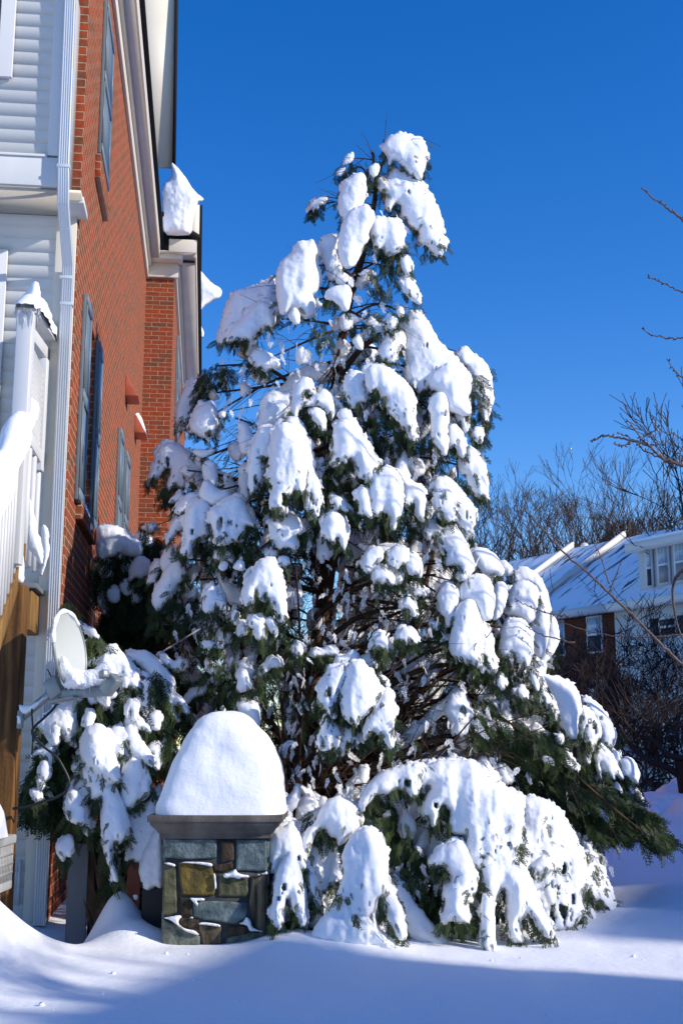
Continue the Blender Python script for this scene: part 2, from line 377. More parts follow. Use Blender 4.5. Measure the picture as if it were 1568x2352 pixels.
# ------------------------------------------------------------------ ground
def gz(x, y):
    x = np.asarray(x, float); y = np.asarray(y, float)
    g = lambda cx, cy, h, sx, sy: h * np.exp(-((x - cx) / sx)**2 - ((y - cy) / sy)**2)
    z = .03 * fbm(x / 2.2, y / 2.2, 101, 3) + .012 * fbm(x / .5, y / .9, 105, 3) + .0035 * fbm(x / .10, y / .22, 108, 3)
    z = z + g(-2.35, 6.6, .66, .60, .62) + g(-1.36, 7.62, .26, .16, .2) + g(-1.2, 7.3, .10, .2, .2) - g(-1.75, 7.6, .22, .26, .5)
    z = z + g(.25, 7.9, .12, .9, .45) + g(1.5, 8.2, .10, 1.2, .6) + g(-.30, 7.25, .05, .2, .3) + g(-.12, 6.98, .075, .5, .28) + g(3.4, 9.5, .12, 1.4, .8)
    # ploughed bank along the road, then the land falls to the road
    t = np.clip((y - 12.6 - .12 * (x - 4)) / 2.8, 0, 1); t = t * t * (3 - 2 * t)
    bx = np.clip((x - 1.5) / 2.5, 0, 1)
    t2 = np.clip((y - 18) / 3.5, 0, 1); t2 = t2 * t2 * (3 - 2 * t2)
    bank = t * (1 - t2) * bx
    z = z + bank * (.26 + .055 * (x - 3).clip(0, 8) + .14 + .34 * fbm(x / 1.1, y / 1.1, 111, 4) + .17 * fbm(x / .34, y / .34, 117, 3))
    z = z - t2 * 1.5
    far = np.clip((y - 22) / 10, 0, 1)
    z = z * (1 - far) + far * -1.5
    return z
def axis_vals(lo, hi, n, c, k):
    t = np.linspace(-1, 1, n); s = np.sinh(k * t) / math.sinh(k)
    return np.where(s < 0, c + (c - lo) * s, c + (hi - c) * s)
def out_(a, lim, n, st): r = np.geomspace(st, lim, n); return a + np.cumsum(r) * lim / np.cumsum(r)[-1]
xs = np.concatenate([-3 - out_(0, 900, 50, .05)[::-1], np.arange(-3, 6.5, .036), 6.5 + out_(0, 900, 70, .05)])
ys = np.concatenate([4.4 - out_(0, 700, 40, .05)[::-1], np.arange(4.4, 9, .032), np.arange(9, 18, .07), 18 + out_(0, 1500, 80, .08)])
X, Y = np.meshgrid(xs, ys)
gm = MB(); gm.grid(np.stack([X, Y, gz(X, Y)], -1)[:, ::-1])
gnd = gm.build('ground', 'ground_snow', smooth=True, kind='structure')
gnd.data.flip_normals() if gnd.data.polygons[0].normal.z < 0 else None

crm = MB(); g = random.Random(12)
for k in range(36):                              # crumbs of snow shed from the boughs
    x = g.uniform(-2.2, 2.6); y = g.uniform(5.3, 6.9); r_ = g.choice([.005, .006, .008, .012]) * g.uniform(.7, 1.3); z = float(gz(x, y)); n_ = 7; th = np.linspace(0, 2 * math.pi, n_, endpoint=False)
    v = [(x + r_ * 1.3 * math.cos(t) * g.uniform(.7, 1.2), y + r_ * math.sin(t) * g.uniform(.7, 1.2), z - .004) for t in th] + [(x + r_ * .7 * math.cos(t), y + r_ * .6 * math.sin(t), z + r_ * g.uniform(.6, 1.1)) for t in th]
    crm.add(v, [(i, (i + 1) % n_, n_ + (i + 1) % n_, n_ + i) for i in range(n_)] + [tuple(range(n_, 2 * n_))])
crm.build('snow_crumbs', 'snow', kind='stuff', label='small crumbs of snow fallen on the smooth foreground snow', category='snow crumbs')
# ------------------------------------------------------------------ outlines of the snow lumps, in the coordinates of enlarged views
CR = dict(A=(600, 350, 1.96), B=(400, 1100, 2.24), C=(950, 1050, 2.0907), D=(700, 1800, 1.96), E=(700, 2100, 1.96), F=(1200, 2000, 1.96),
          G=(0, 1550, 2.24), H=(1400, 1800, 2.6133), J=(0, 2200, 1.8447), K=(450, 2350, 4.1263), T=(0, 0, .784))
def pts(cr, s):
    a = np.array([float(t) for t in s.replace(',', ' ').split()]).reshape(-1, 2); ox, oy, k = CR[cr]
    return np.stack([(ox + a[:, 0] / k) * .784, (oy + a[:, 1] / k) * .784], 1)
S = """
A 0 1|1015,165 1040,120 1085,95 1130,90 1190,103 1235,115 1262,145 1270,190 1262,260 1248,320 1238,348 1200,320 1165,300 1130,262 1105,232 1075,235 1060,270 1055,225 1035,190
A 0 2|980,330 1020,325 1050,335 1060,300 1090,283 1130,305 1165,318 1215,340 1250,370 1290,430 1318,490 1318,525 1340,580 1360,640 1385,710 1385,745 1365,740 1355,790 1335,797 1310,770 1290,740 1270,720 1235,725 1225,640 1195,640 1170,610 1160,568 1130,565 1135,500 1105,480 1075,510 1065,545 1040,510 1045,440 1020,420 990,400
A -.1 1|795,370 830,340 870,315 900,312 918,340 920,400 910,470 905,500 880,560 830,590 790,600 790,560 775,520 772,460 785,410
A -.15 0|850,520 910,490 935,500 970,540 975,580 945,620 930,690 900,730 880,790 855,835 820,855 790,830 775,770 772,720 775,660 800,590
A 0 1|960,590 1000,562 1040,572 1080,570 1115,605 1138,655 1140,705 1120,750 1085,775 1045,785 1030,740 1010,740 990,780 975,730 965,690 950,640
A 0 1|600,520 615,485 650,450 690,440 710,450 690,480 655,500 630,530 605,555
A 0 0|790,250 815,205 845,187 852,215 830,245 800,262
A 0 0|757,312 790,270 805,290 785,315
A 0 0|950,265 985,255 998,285 975,330 955,310
A -.1 0|410,920 425,850 460,800 510,770 515,730 545,703 590,700 612,688 640,715 665,765 640,790 650,850 665,900 660,950 635,985 610,1010 635,1060 630,1110 600,1130 570,1140 540,1100 510,1085 480,1105 440,1125 425,1060 413,1000
A .1 0|655,710 675,670 720,658 760,665 765,700 760,740 770,800 800,850 780,890 740,930 705,900 690,840 670,780
A .15 1|70,1300 95,1200 120,1100 150,1020 190,980 240,975 300,960 345,940 410,908 415,1000 425,1080 410,1150 390,1190 340,1170 300,1200 270,1240 230,1210 195,1230 160,1265 110,1290
A 0 2|120,1290 150,1200 230,1130 300,1060 340,1040 400,1080 410,1150 390,1200 350,1180 330,1210 290,1240 270,1285 240,1260 210,1270 180,1270
A -.15 0|480,1120 510,1083 540,1110 545,1165 520,1175 490,1150
A -.1 0|690,1015 715,975 770,955 820,955 840,985 835,1040 820,1095 800,1100 775,1060 740,1040 700,1030
A .1 0|750,900 790,880 830,910 850,960 800,950 760,940
A .1 1|250,1370 290,1330 350,1335 400,1370 430,1400 425,1425 390,1420 350,1455 320,1430 270,1410
A 0 1|1120,800 1150,785 1175,810 1180,870 1160,890 1130,860
A 0 1|1140,915 1180,915 1215,970 1240,1040 1225,1060 1190,1030 1150,1000 1130,960
A .2 0|900,1230 950,1190 1010,1170 1050,1190 1045,1215 990,1215 950,1240 900,1260
A .3 0|780,1120 840,1118 900,1150 870,1165 830,1180 860,1200 810,1210 780,1190
A 0 1|1045,1160 1075,1130 1100,1160 1090,1200 1060,1200
A 0 1|1105,1080 1130,1085 1140,1110 1125,1145 1105,1125
A .7 0|740,1360 760,1280 790,1260 830,1300 850,1330 900,1300 960,1290 1000,1330 950,1370 880,1390 820,1420 770,1410
A .1 0|850,1270 880,1230 895,1260 905,1320 885,1320
A .5 0|370,1560 450,1540 500,1460 560,1420 640,1400 700,1400 730,1440 720,1500 640,1500 600,1480 560,1520 520,1568
A .1 1|1000,1340 1020,1270 1060,1230 1110,1200 1145,1230 1140,1290 1110,1340 1100,1390 1050,1400 1010,1370
C 0 1|463,-194 532,-280 575,-290 607,-247 644,-183 708,-87 783,-23 840,50 879,115 893,190 890,225 868,232 888,290 893,340 878,390 880,440 860,455 838,420 800,350 765,335 740,290 715,230 680,205 655,215 640,185 605,190 590,215 560,200 530,165 500,155 490,110 500,40 505,-10 480,-60 500,-130
C -.12 0|640,170 650,100 700,60 760,30 820,50 870,110 890,180 875,230 885,300 890,340 860,350 810,330 765,320 740,270 715,215 680,190
C .15 1|850,30 880,0 920,-10 960,5 995,50 1010,110 1022,180 1028,250 1015,310 1000,360 995,420 975,395 965,340 945,310 940,250 915,220 895,225 893,170 880,110 865,60
C .3 0|790,-20 830,-60 870,-70 900,-40 920,-10 900,30 850,50
C .05 1|890,460 915,430 960,425 973,460 970,500 955,525 925,505 900,490
C -.1 2|250,90 270,50 310,35 360,45 400,70 450,110 500,170 535,240 548,300 552,380 560,470 550,515 520,490 500,440 470,430 450,370 420,390 415,350 390,330 385,240 350,240 330,200 300,200 275,220 255,170
C .1 1|120,150 140,95 185,75 235,90 250,130 245,200 270,230 250,270 215,265 190,300 165,300 140,250 125,200
C -.15 1|650,260 680,215 715,208 740,235 750,290 755,370 748,450 750,540 735,600 720,560 690,540 655,500 655,420 660,340 640,310
C -.05 1|757,350 790,365 810,420 845,460 860,530 862,600 840,610 820,560 800,530 770,550 755,510 755,430
C .05 1|865,560 885,540 915,560 945,610 975,650 992,710 1000,780 998,880 975,850 945,865 920,820 890,790 870,730 885,700 840,710 830,690 820,640 850,610
C -.1 2|50,470 65,410 100,382 150,378 185,405 215,450 250,510 275,560 310,620 340,660 310,690 295,730 265,770 240,745 215,740 195,690 190,630 155,620 130,650 105,640 70,670 50,620 65,560
C .05 0|80,345 110,310 150,310 170,345 165,380 100,380
C -.15 1|280,800 295,730 330,685 380,665 420,675 455,715 475,780 478,850 470,920 462,970 440,1000 430,1055 410,1040 405,980 385,940 350,955 310,975 285,940 290,880
C 0 1|430,670 470,685 510,740 550,760 590,790 612,840 615,900 600,960 605,1000 580,1000 555,950 560,900 550,860 520,900 490,910 475,870 480,800 460,720
C -.2 2|195,830 235,788 260,810 275,880 298,980 270,975 245,950 225,960 225,900 205,870
C 0 2|50,880 70,850 110,850 140,900 160,950 130,920 90,935 60,920
B -.2 2|1215,1020 1240,920 1275,893 1320,910 1360,950 1370,1020 1385,1080 1365,1155 1340,1110 1310,1060 1290,1110 1260,1090 1225,1060
C .1 1|640,790 660,760 690,725 730,722 790,750 850,830 900,890 918,940 915,1010 900,1050 915,1090 880,1130 850,1090 830,1040 780,1010 740,1010 700,960 680,900 700,860 660,840
C -.1 2|690,810 760,800 790,870 795,940 770,1000 730,990 700,940 680,880
C 0 1|690,1110 720,1060 770,1015 800,1015 820,1060 850,1110 880,1160 900,1220 920,1290 900,1310 870,1360 830,1370 800,1340 830,1290 800,1260 750,1270 730,1240 740,1190 700,1180 700,1140
C .1 0|890,1180 930,1160 980,1170 1030,1190 1070,1240 1100,1310 1080,1330 1030,1310 980,1320 950,1310 930,1290 910,1230
C .25 0|1070,1245 1105,1245 1140,1280 1150,1310 1120,1330 1095,1290
C -.1 0|850,1380 900,1330 950,1315 1000,1340 1030,1400 1040,1480 1035,1560 1010,1600 980,1600 950,1560 920,1500 880,1480 830,1480 830,1420
C 0 0|1035,1410 1060,1370 1100,1375 1118,1420 1110,1490 1080,1550 1060,1590 1040,1600 1035,1520
C .25 0|1115,1330 1150,1300 1200,1280 1260,1285 1310,1340 1350,1410 1375,1480 1380,1555 1350,1540 1320,1480 1300,1410 1250,1370 1170,1380 1140,1370
C .05 0|1100,1520 1130,1450 1150,1390 1200,1362 1260,1370 1300,1410 1300,1480 1290,1560 1270,1600 1240,1615 1200,1580 1150,1560 1110,1560
C .1 0|1290,1440 1340,1430 1365,1500 1370,1560 1370,1650 1360,1740 1340,1800 1310,1830 1280,1780 1260,1700 1240,1660 1280,1620 1300,1540
C .2 0|1350,1560 1380,1560 1410,1590 1432,1660 1430,1740 1400,1800 1360,1850 1330,1885 1310,1850 1340,1760 1360,1650
C -.05 1|1095,1640 1130,1605 1190,1598 1240,1630 1265,1700 1275,1780 1255,1860 1240,1900 1215,1870 1185,1860 1160,1820 1100,1840 1070,1800 1080,1720
C -.15 1|800,1560 830,1500 870,1478 910,1490 935,1550 960,1620 970,1720 965,1800 960,1870 930,1900 890,1870 850,1860 810,1840 770,1800 765,1740 790,1650
C -.08 1|940,1600 965,1600 1000,1650 1020,1720 1035,1800 1060,1915 1020,1940 990,1890 960,1940 950,1850 955,1750 945,1670
C 0 2|690,1450 715,1395 760,1368 790,1390 815,1430 828,1470 800,1540 800,1600 770,1650 745,1650 740,1580 710,1560 700,1500
C -.1 1|235,1270 245,1200 280,1165 330,1152 355,1180 350,1230 310,1270 275,1320 250,1310
C -.1 1|370,1250 400,1190 440,1150 490,1155 512,1195 505,1240 470,1270 420,1310 390,1290
C -.12 2|285,1310 330,1265 370,1260 395,1290 420,1330 425,1390 395,1390 370,1360 355,1390 330,1360 300,1390
C -.1 1|495,1260 510,1215 540,1198 570,1240 595,1300 590,1350 560,1320 530,1330 510,1310
C -.05 1|425,1310 480,1270 495,1290 480,1350 460,1390 430,1370
C .1 0|320,1150 400,1135 470,1145 440,1170 360,1190
C -.05 2|475,1490 510,1460 540,1490 555,1540 555,1590 530,1560 510,1530 480,1520
C -.05 2|445,1690 470,1660 500,1650 540,1680 560,1740 530,1730 500,1760 470,1740 440,1740
C -.05 2|280,1750 320,1700 355,1680 380,1720 385,1777 360,1800 330,1780 300,1790
C .1 2|520,1400 560,1380 600,1410 620,1460 590,1450 560,1480 530,1450
C .1 1|640,1620 690,1610 705,1640 690,1670 650,1650
C .15 1|530,1030 590,1010 650,1005 700,1030 730,1060 690,1100 660,1080 640,1120 610,1080 560,1050
C .7 0|245,1090 270,1040 300,1030 330,1070 300,1130 255,1130
C .5 0|300,500 350,500 420,520 455,560 440,610 390,600 340,560
C .5 0|500,640 560,600 600,640 610,700 560,730 520,690
B 0 2|65,740 90,660 120,580 140,500 170,460 210,443 260,455 320,485 360,520 400,570 430,620 450,690 440,720 410,740 400,765 370,740 340,700 320,730 290,740 270,720 230,750 205,760 200,720 225,660 215,610 180,620 150,650 130,690 100,690
B .2 0|430,600 460,560 500,560 525,610 530,680 515,735 480,700 450,680
B 0 0|430,730 450,690 490,710 540,760 600,760 625,800 590,810 550,830 500,850 450,820 420,790
B 0 1|245,900 270,850 310,800 360,778 410,775 430,810 380,830 340,870 310,920 270,910
B -.15 2|310,1020 320,930 350,860 400,815 440,812 480,850 500,920 480,1000 480,1040 440,1080 400,1090 370,1120 365,1170 340,1190 290,1180 310,1110 330,1080
B -.12 2|480,880 540,860 590,820 650,800 700,815 730,870 760,950 790,1000 760,1000 720,985 720,1020 690,1060 680,1100 640,1090 600,1120 550,1120 490,1100 510,1040 490,990
B -.05 2|190,1110 220,1010 250,950 300,920 320,960 310,1020 290,1010 260,1040 220,1080 205,1120
B .1 1|65,1385 85,1300 120,1230 160,1215 165,1260 145,1300 130,1340 130,1370 100,1360
B 0 1|105,1470 120,1400 160,1330 200,1280 240,1220 290,1220 330,1280 310,1330 270,1380 240,1440 200,1500 170,1500 160,1545 135,1545 110,1510
B .1 0|160,1260 165,1200 200,1140 240,1120 270,1160 290,1220 250,1290 190,1310
B -.2 2|735,770 740,620 750,500 775,420 800,360 840,340 880,325 910,360 900,450 890,560 840,540 830,600 830,680 800,720 780,760 745,790
B -.3 2|880,560 890,440 905,360 930,320 970,310 1030,330 1080,400 1120,500 1130,560 1120,650 1100,740 1080,790 1060,770 1040,740 1010,800 990,840 975,900 950,910 930,930 910,880 880,890 870,810 900,740 860,690 880,600
B -.22 2|970,295 1010,280 1060,300 1095,350 1105,390 1130,470 1130,530 1150,600 1170,660 1200,720 1215,820 1205,870 1205,910 1175,945 1150,900 1120,890 1105,820 1100,700 1100,560 1060,440
B 0 0|1085,370 1140,420 1165,470 1130,480 1100,430
B .25 0|800,270 815,180 860,120 920,95 970,120 1010,100 1030,150 1020,220 1010,270 960,300 930,320 870,330 810,340
B 0 1|1025,240 1030,100 1060,40 1110,15 1150,40 1170,110 1130,120 1110,100 1090,150 1130,160 1200,110 1240,100 1280,150 1295,240 1280,300 1260,250 1220,200 1160,190 1100,200 1060,230 1050,290 1030,280
B -.05 1|1130,240 1180,210 1230,240 1240,300 1240,370 1210,360 1180,310 1150,290
B -.05 1|870,1000 870,960 920,950 980,920 1040,910 1090,960 1110,1010 1080,1040 1040,1050 1065,1110 1050,1145 990,1130 930,1150 920,1110 880,1070
B .3 0|1090,930 1140,980 1160,1060 1150,1120 1120,1060 1100,1010
B -.3 2|700,1400 730,1340 770,1270 820,1220 870,1203 910,1230 940,1290 960,1350 965,1450 980,1580 975,1630 940,1640 920,1600 905,1530 890,1530 860,1480 840,1490 800,1460 790,1400 770,1420 770,1500 740,1500 715,1520 705,1460
B -.3 2|735,1650 740,1590 770,1570 800,1600 835,1590 840,1650 840,1730 805,1745 780,1720 770,1660
B -.25 2|845,1600 880,1580 920,1640 920,1700 890,1695 860,1660
B -.1 2|430,1530 450,1450 440,1420 470,1390 510,1387 550,1410 570,1470 590,1530 560,1555 540,1510 510,1530 500,1560 470,1570 445,1555
B 0 2|360,310 380,250 420,200 470,180 510,200 535,250 530,330 530,370 500,400 470,380 440,420 410,400 380,380 355,340
B .2 1|260,260 280,180 310,100 350,50 400,20 440,0 460,20 420,80 400,130 370,180 350,220 360,280 330,330 300,370 270,320
B .1 0|365,500 410,488 450,495 500,485 510,500 470,520 420,530
B .5 0|530,620 590,640 640,690 680,740 640,790 600,770 560,740 540,700
B .5 0|600,470 640,440 700,440 760,380 750,460 720,520 660,560 620,540
B .1 1|1185,560 1210,538 1235,570 1240,610 1215,640 1215,690 1190,650
B -.1 2|1290,860 1290,800 1330,800 1370,850 1400,900 1370,890 1340,870 1310,880
B 0 1|220,830 250,790 290,770 300,800 270,830 225,840
B -.05 0|540,1260 560,1225 600,1230 590,1270 560,1280
B -.05 0|640,1260 680,1210 705,1230 700,1270 665,1270
B -.1 0|705,1320 750,1255 765,1270 740,1300 715,1330
B 0 1|840,1180 870,1140 920,1150 920,1190 870,1190
B 0 1|510,1200 540,1150 600,1140 630,1190 630,1240 600,1210 560,1210 530,1230
B 0 1|420,1790 440,1750 480,1745 520,1760 570,1780 560,1792 500,1792
B -.1 1|630,1600 660,1545 670,1580 665,1640 640,1630
B -.1 2|650,1690 700,1620 720,1660 710,1710 670,1715
B -.1 1|960,1190 930,1200 940,1240 975,1260 1005,1220 980,1190
B .1 0|540,240 565,225 585,240 570,275 545,270
B -.1 1|30,1000 90,985 130,975 120,1010 80,1030
D -.25 2|460,480 480,380 510,330 560,300 620,275 640,330 600,420 590,500 575,510 560,500 560,600 530,610 510,560 470,540
D -.3 1|580,500 590,420 620,330 640,280 670,268 720,285 770,340 800,390 830,440 800,480 770,540 740,575 700,600 680,640 660,645 620,610 590,570
D -.3 2|710,660 740,590 780,530 820,450 850,435 885,480 893,560 885,640 888,760 865,780 840,740 820,690 790,690 770,670 740,700 720,740
D -.2 2|450,740 480,660 490,560 540,620 580,660 580,720 560,790 550,740 530,780 490,790 470,770
D -.15 3|550,790 565,740 590,700 600,640 650,640 690,680 690,750 640,750 620,710 590,800 570,808
D .05 1|550,280 560,240 610,240 650,205 685,230 680,265 620,275 560,305
D .1 1|700,250 740,230 785,240 793,280 780,315 750,310 720,280
D -.05 2|770,150 800,115 840,125 853,180 850,220 820,225 790,200
D -.05 2|900,150 930,95 960,75 1000,105 1015,150 1000,180 970,165 940,180 920,170
D 0 1|-10,440 -5,330 30,320 60,350 75,420 40,440
D 0 2|120,360 150,290 180,250 230,250 250,300 220,310 190,300 160,330
D .1 1|-10,510 40,490 100,500 122,550 115,620 110,665 60,600 0,560
D .2 1|400,230 430,190 490,205 510,180 570,200 575,235 530,235 470,240 430,250
D 0 1|790,360 830,355 860,400 850,430 820,420
D -.05 2|310,200 340,165 365,195 360,230 330,235
D .35 0|890,720 940,690 1000,640 1080,580 1130,520 1200,470 1270,430 1310,440 1270,490 1310,520 1380,570 1450,590 1520,620 1568,660 1560,690 1480,640 1380,600 1290,560 1220,540 1160,580 1100,630 1040,690 980,740 920,780 890,800
D .6 1|1280,460 1330,400 1400,400 1470,450 1480,500 1440,540 1380,520 1320,500
E -.1 1|680,560 700,480 740,400 800,330 900,290 1000,270 1060,275 1060,340 1030,400 1010,480 960,420 900,410 840,445 790,440 740,500 710,555
F -.2 2|20,600 40,520 80,480 150,448 280,448 360,458 410,486 430,540 500,590 600,630 640,680 650,760 630,900 610,960 620,1040 560,1060 480,1100 440,1130 400,1100 330,1060 320,950 310,880 250,870 230,820 240,740 190,700 160,800 140,850 110,760 80,800 60,740 90,660 130,600 100,590 50,650
F -.22 2|115,1020 150,960 220,920 290,900 330,960 360,1060 400,1100 380,1200 330,1240 350,1390 290,1380 230,1370 190,1400 180,1360 210,1270 190,1200 250,1120 210,1080 180,1050 120,1080
F -.32 1|330,1060 430,1000 540,890 600,940 650,1040 690,1130 720,1200 760,1300 810,1400 825,1460 790,1470 760,1440 720,1400 700,1340 650,1350 620,1400 655,1480 640,1500 580,1480 565,1420 560,1250 540,1170 500,1220 480,1290 470,1250 420,1200 380,1160
F -.35 1|430,1200 480,1250 480,1400 490,1560 470,1575 440,1570 400,1480 420,1380 400,1330 420,1260
F -.12 1|610,960 640,860 640,760 640,670 700,655 780,680 830,710 780,780 775,850 775,950 740,1000 700,1010 650,1040 640,990
F -.15 2|780,800 790,730 830,710 870,760 900,820 940,880 985,960 1003,1020 960,1010 900,960 880,1010 850,960 820,880
F -.15 2|690,1060 760,990 800,1010 830,1090 800,1090 750,1100 700,1110
F -.1 2|810,1000 850,1060 900,1130 930,1200 970,1290 960,1340 920,1300 890,1240 860,1170 840,1100
F 0 2|935,1150 940,1080 990,1040 1050,1060 1100,1120 1120,1180 1100,1220 1140,1260 1180,1330 1210,1390 1190,1400 1150,1340 1110,1290 1090,1240 1060,1290 1030,1260 990,1230 960,1190
F -.25 0|770,1200 790,1170 820,1190 835,1230 820,1270 790,1250
F -.2 2|805,1160 820,1130 860,1135 890,1190 880,1220 840,1190
F -.2 1|950,1330 990,1290 1040,1310 1070,1370 1110,1410 1160,1440 1150,1460 1090,1440 1050,1450 1020,1470 990,1420 1000,1380 970,1360
F 0 1|975,1280 1010,1262 1050,1300 1090,1390 1060,1380 1020,1320
F .1 2|1010,930 1030,930 1060,980 1090,1000 1080,1020 1040,1010 1020,980
F .05 2|1060,1050 1090,1060 1120,1110 1115,1140 1080,1100
H -.1 1|540,600 500,520 485,460 560,475 650,500 730,550 770,610 780,690 770,780 750,860 740,950 700,950 650,890 610,810 590,760 570,680
H -.15 1|730,880 770,760 790,690 870,760 930,850 940,930 900,990 870,1040 850,1100 850,1150 810,1130 790,1090 740,1040 720,980
H .1 1|790,640 850,645 920,700 990,790 1030,860 1053,930 1040,1000 1010,1040 980,1030 940,970 935,900 900,820 850,740 800,690
H -.1 2|880,1080 900,1010 930,980 990,1040 1030,1080 1060,1150 1100,1240 1110,1280 1060,1240 1030,1270 1000,1250 960,1180 930,1130 950,1240 930,1300 915,1200
H .05 2|1010,1050 1050,1040 1080,1090 1090,1130 1060,1130 1030,1090
H 0 0|1070,1170 1090,1120 1140,1095 1180,1110 1210,1160 1228,1230 1215,1285 1190,1270 1150,1270 1110,1250 1075,1200
H 0 2|380,560 420,450 460,430 500,560 550,640 580,720 590,800 560,780 530,710 500,680 460,700 440,660 460,580 430,540
H -.15 1|590,960 610,920 640,930 650,980 630,1000 600,990
H -.2 2|650,1080 680,1040 700,1090 730,1150 760,1200 720,1190 680,1170 660,1160
H -.1 1|490,1090 530,1080 570,1130 580,1170 540,1140 510,1130
H -.1 1|1040,1300 1060,1290 1090,1350 1105,1400 1060,1380
H 0 1|1190,1340 1230,1370 1260,1440 1250,1460 1210,1400
H -.1 2|280,620 290,570 330,560 370,590 355,670 320,640
H -.1 2|140,500 170,460 195,510 200,590 170,570 140,550
H -.15 1|900,1490 930,1490 1000,1580 980,1590 930,1530
H -.1 2|390,440 440,440 460,540 460,590 430,560 400,500
H .5 1|260,720 330,720 420,840 480,940 480,1000 440,1030 400,960 340,900 270,850
H .4 1|100,740 160,700 240,760 260,850 180,860 110,800
E -.1 2|165,900 165,660 200,630 230,640 300,610 335,650 360,730 385,810 430,900 450,950 440,1000 460,1050 475,1130 440,1080 420,1020 380,950 350,900 300,850 240,820 200,900
E .25 0|200,640 212,500 222,380 262,430 288,500 300,620 260,680
E -.2 2|200,1050 210,920 250,820 300,762 335,830 355,900 370,980 372,1060 385,1190 360,1210 340,1150 310,1100 300,1030 270,1050 255,1120 250,1200 230,1230 190,1190 175,1120
E .4 0|325,600 340,520 370,450 410,442 450,480 470,540 440,600 400,590 360,600 330,640
E .4 0|455,500 470,455 500,465 505,510 480,530
E -.05 1|360,700 400,640 440,620 470,540 520,480 570,463 630,490 680,520 705,560 715,600 700,640 640,680 600,720 570,740 560,690 530,690 500,640 460,640 420,690 400,760 390,840 365,790
E -.25 1|590,790 640,700 700,640 760,640 820,690 850,770 855,860 850,930 860,1000 830,1050 800,1060 770,1120 740,1160 690,1140 640,1160 640,1050 600,1060 570,1030 590,960 610,900
E -.2 0|480,1290 420,1260 420,1230 480,1160 540,1080 590,1010 640,960 720,900 780,960 800,1060 790,1150 800,1220 850,1260 900,1300 880,1330 700,1330 560,1320
E -.28 1|780,900 830,880 870,960 900,1040 930,1110 950,1190 960,1270 925,1285 900,1250 870,1180 830,1100 800,1050
E .1 2|500,990 520,930 540,880 540,800 575,780 600,840 600,940 560,960 540,1000
E 0 0|860,910 900,905 950,950 1000,1060 1050,1120 1090,1180 1160,1250 1230,1310 1250,1365 1180,1360 1100,1310 1020,1290 960,1230 930,1120 890,1020
E .5 0|520,510 560,440 640,400 700,400 690,480 680,540 620,500 560,470
E .6 0|930,920 1000,940 1060,1020 1100,1130 1060,1150 1000,1060 950,980
F .06 2|-280,676 -180,526 -80,486 60,461 160,446 280,448 410,486 500,590 640,660 780,690 900,820 1000,1020 1040,1150 980,1230 1000,1330 930,1420 830,1440 760,1480 640,1480 500,1530 400,1480 260,1380 190,1300 130,1180 60,1000 -40,820 -160,720
F .06 2|930,1000 1010,940 1080,1010 1120,1120 1160,1260 1220,1400 1120,1420 1000,1380 960,1260
E .12 2|165,660 240,560 300,610 380,620 470,540 570,463 680,520 715,600 820,690 855,860 900,1040 960,1270 820,1300 600,1300 440,1230 330,1200 200,1200 170,1050
F -.4 0|700,1520 740,1480 840,1475 880,1510 910,1560 880,1590 760,1590 700,1570
"""
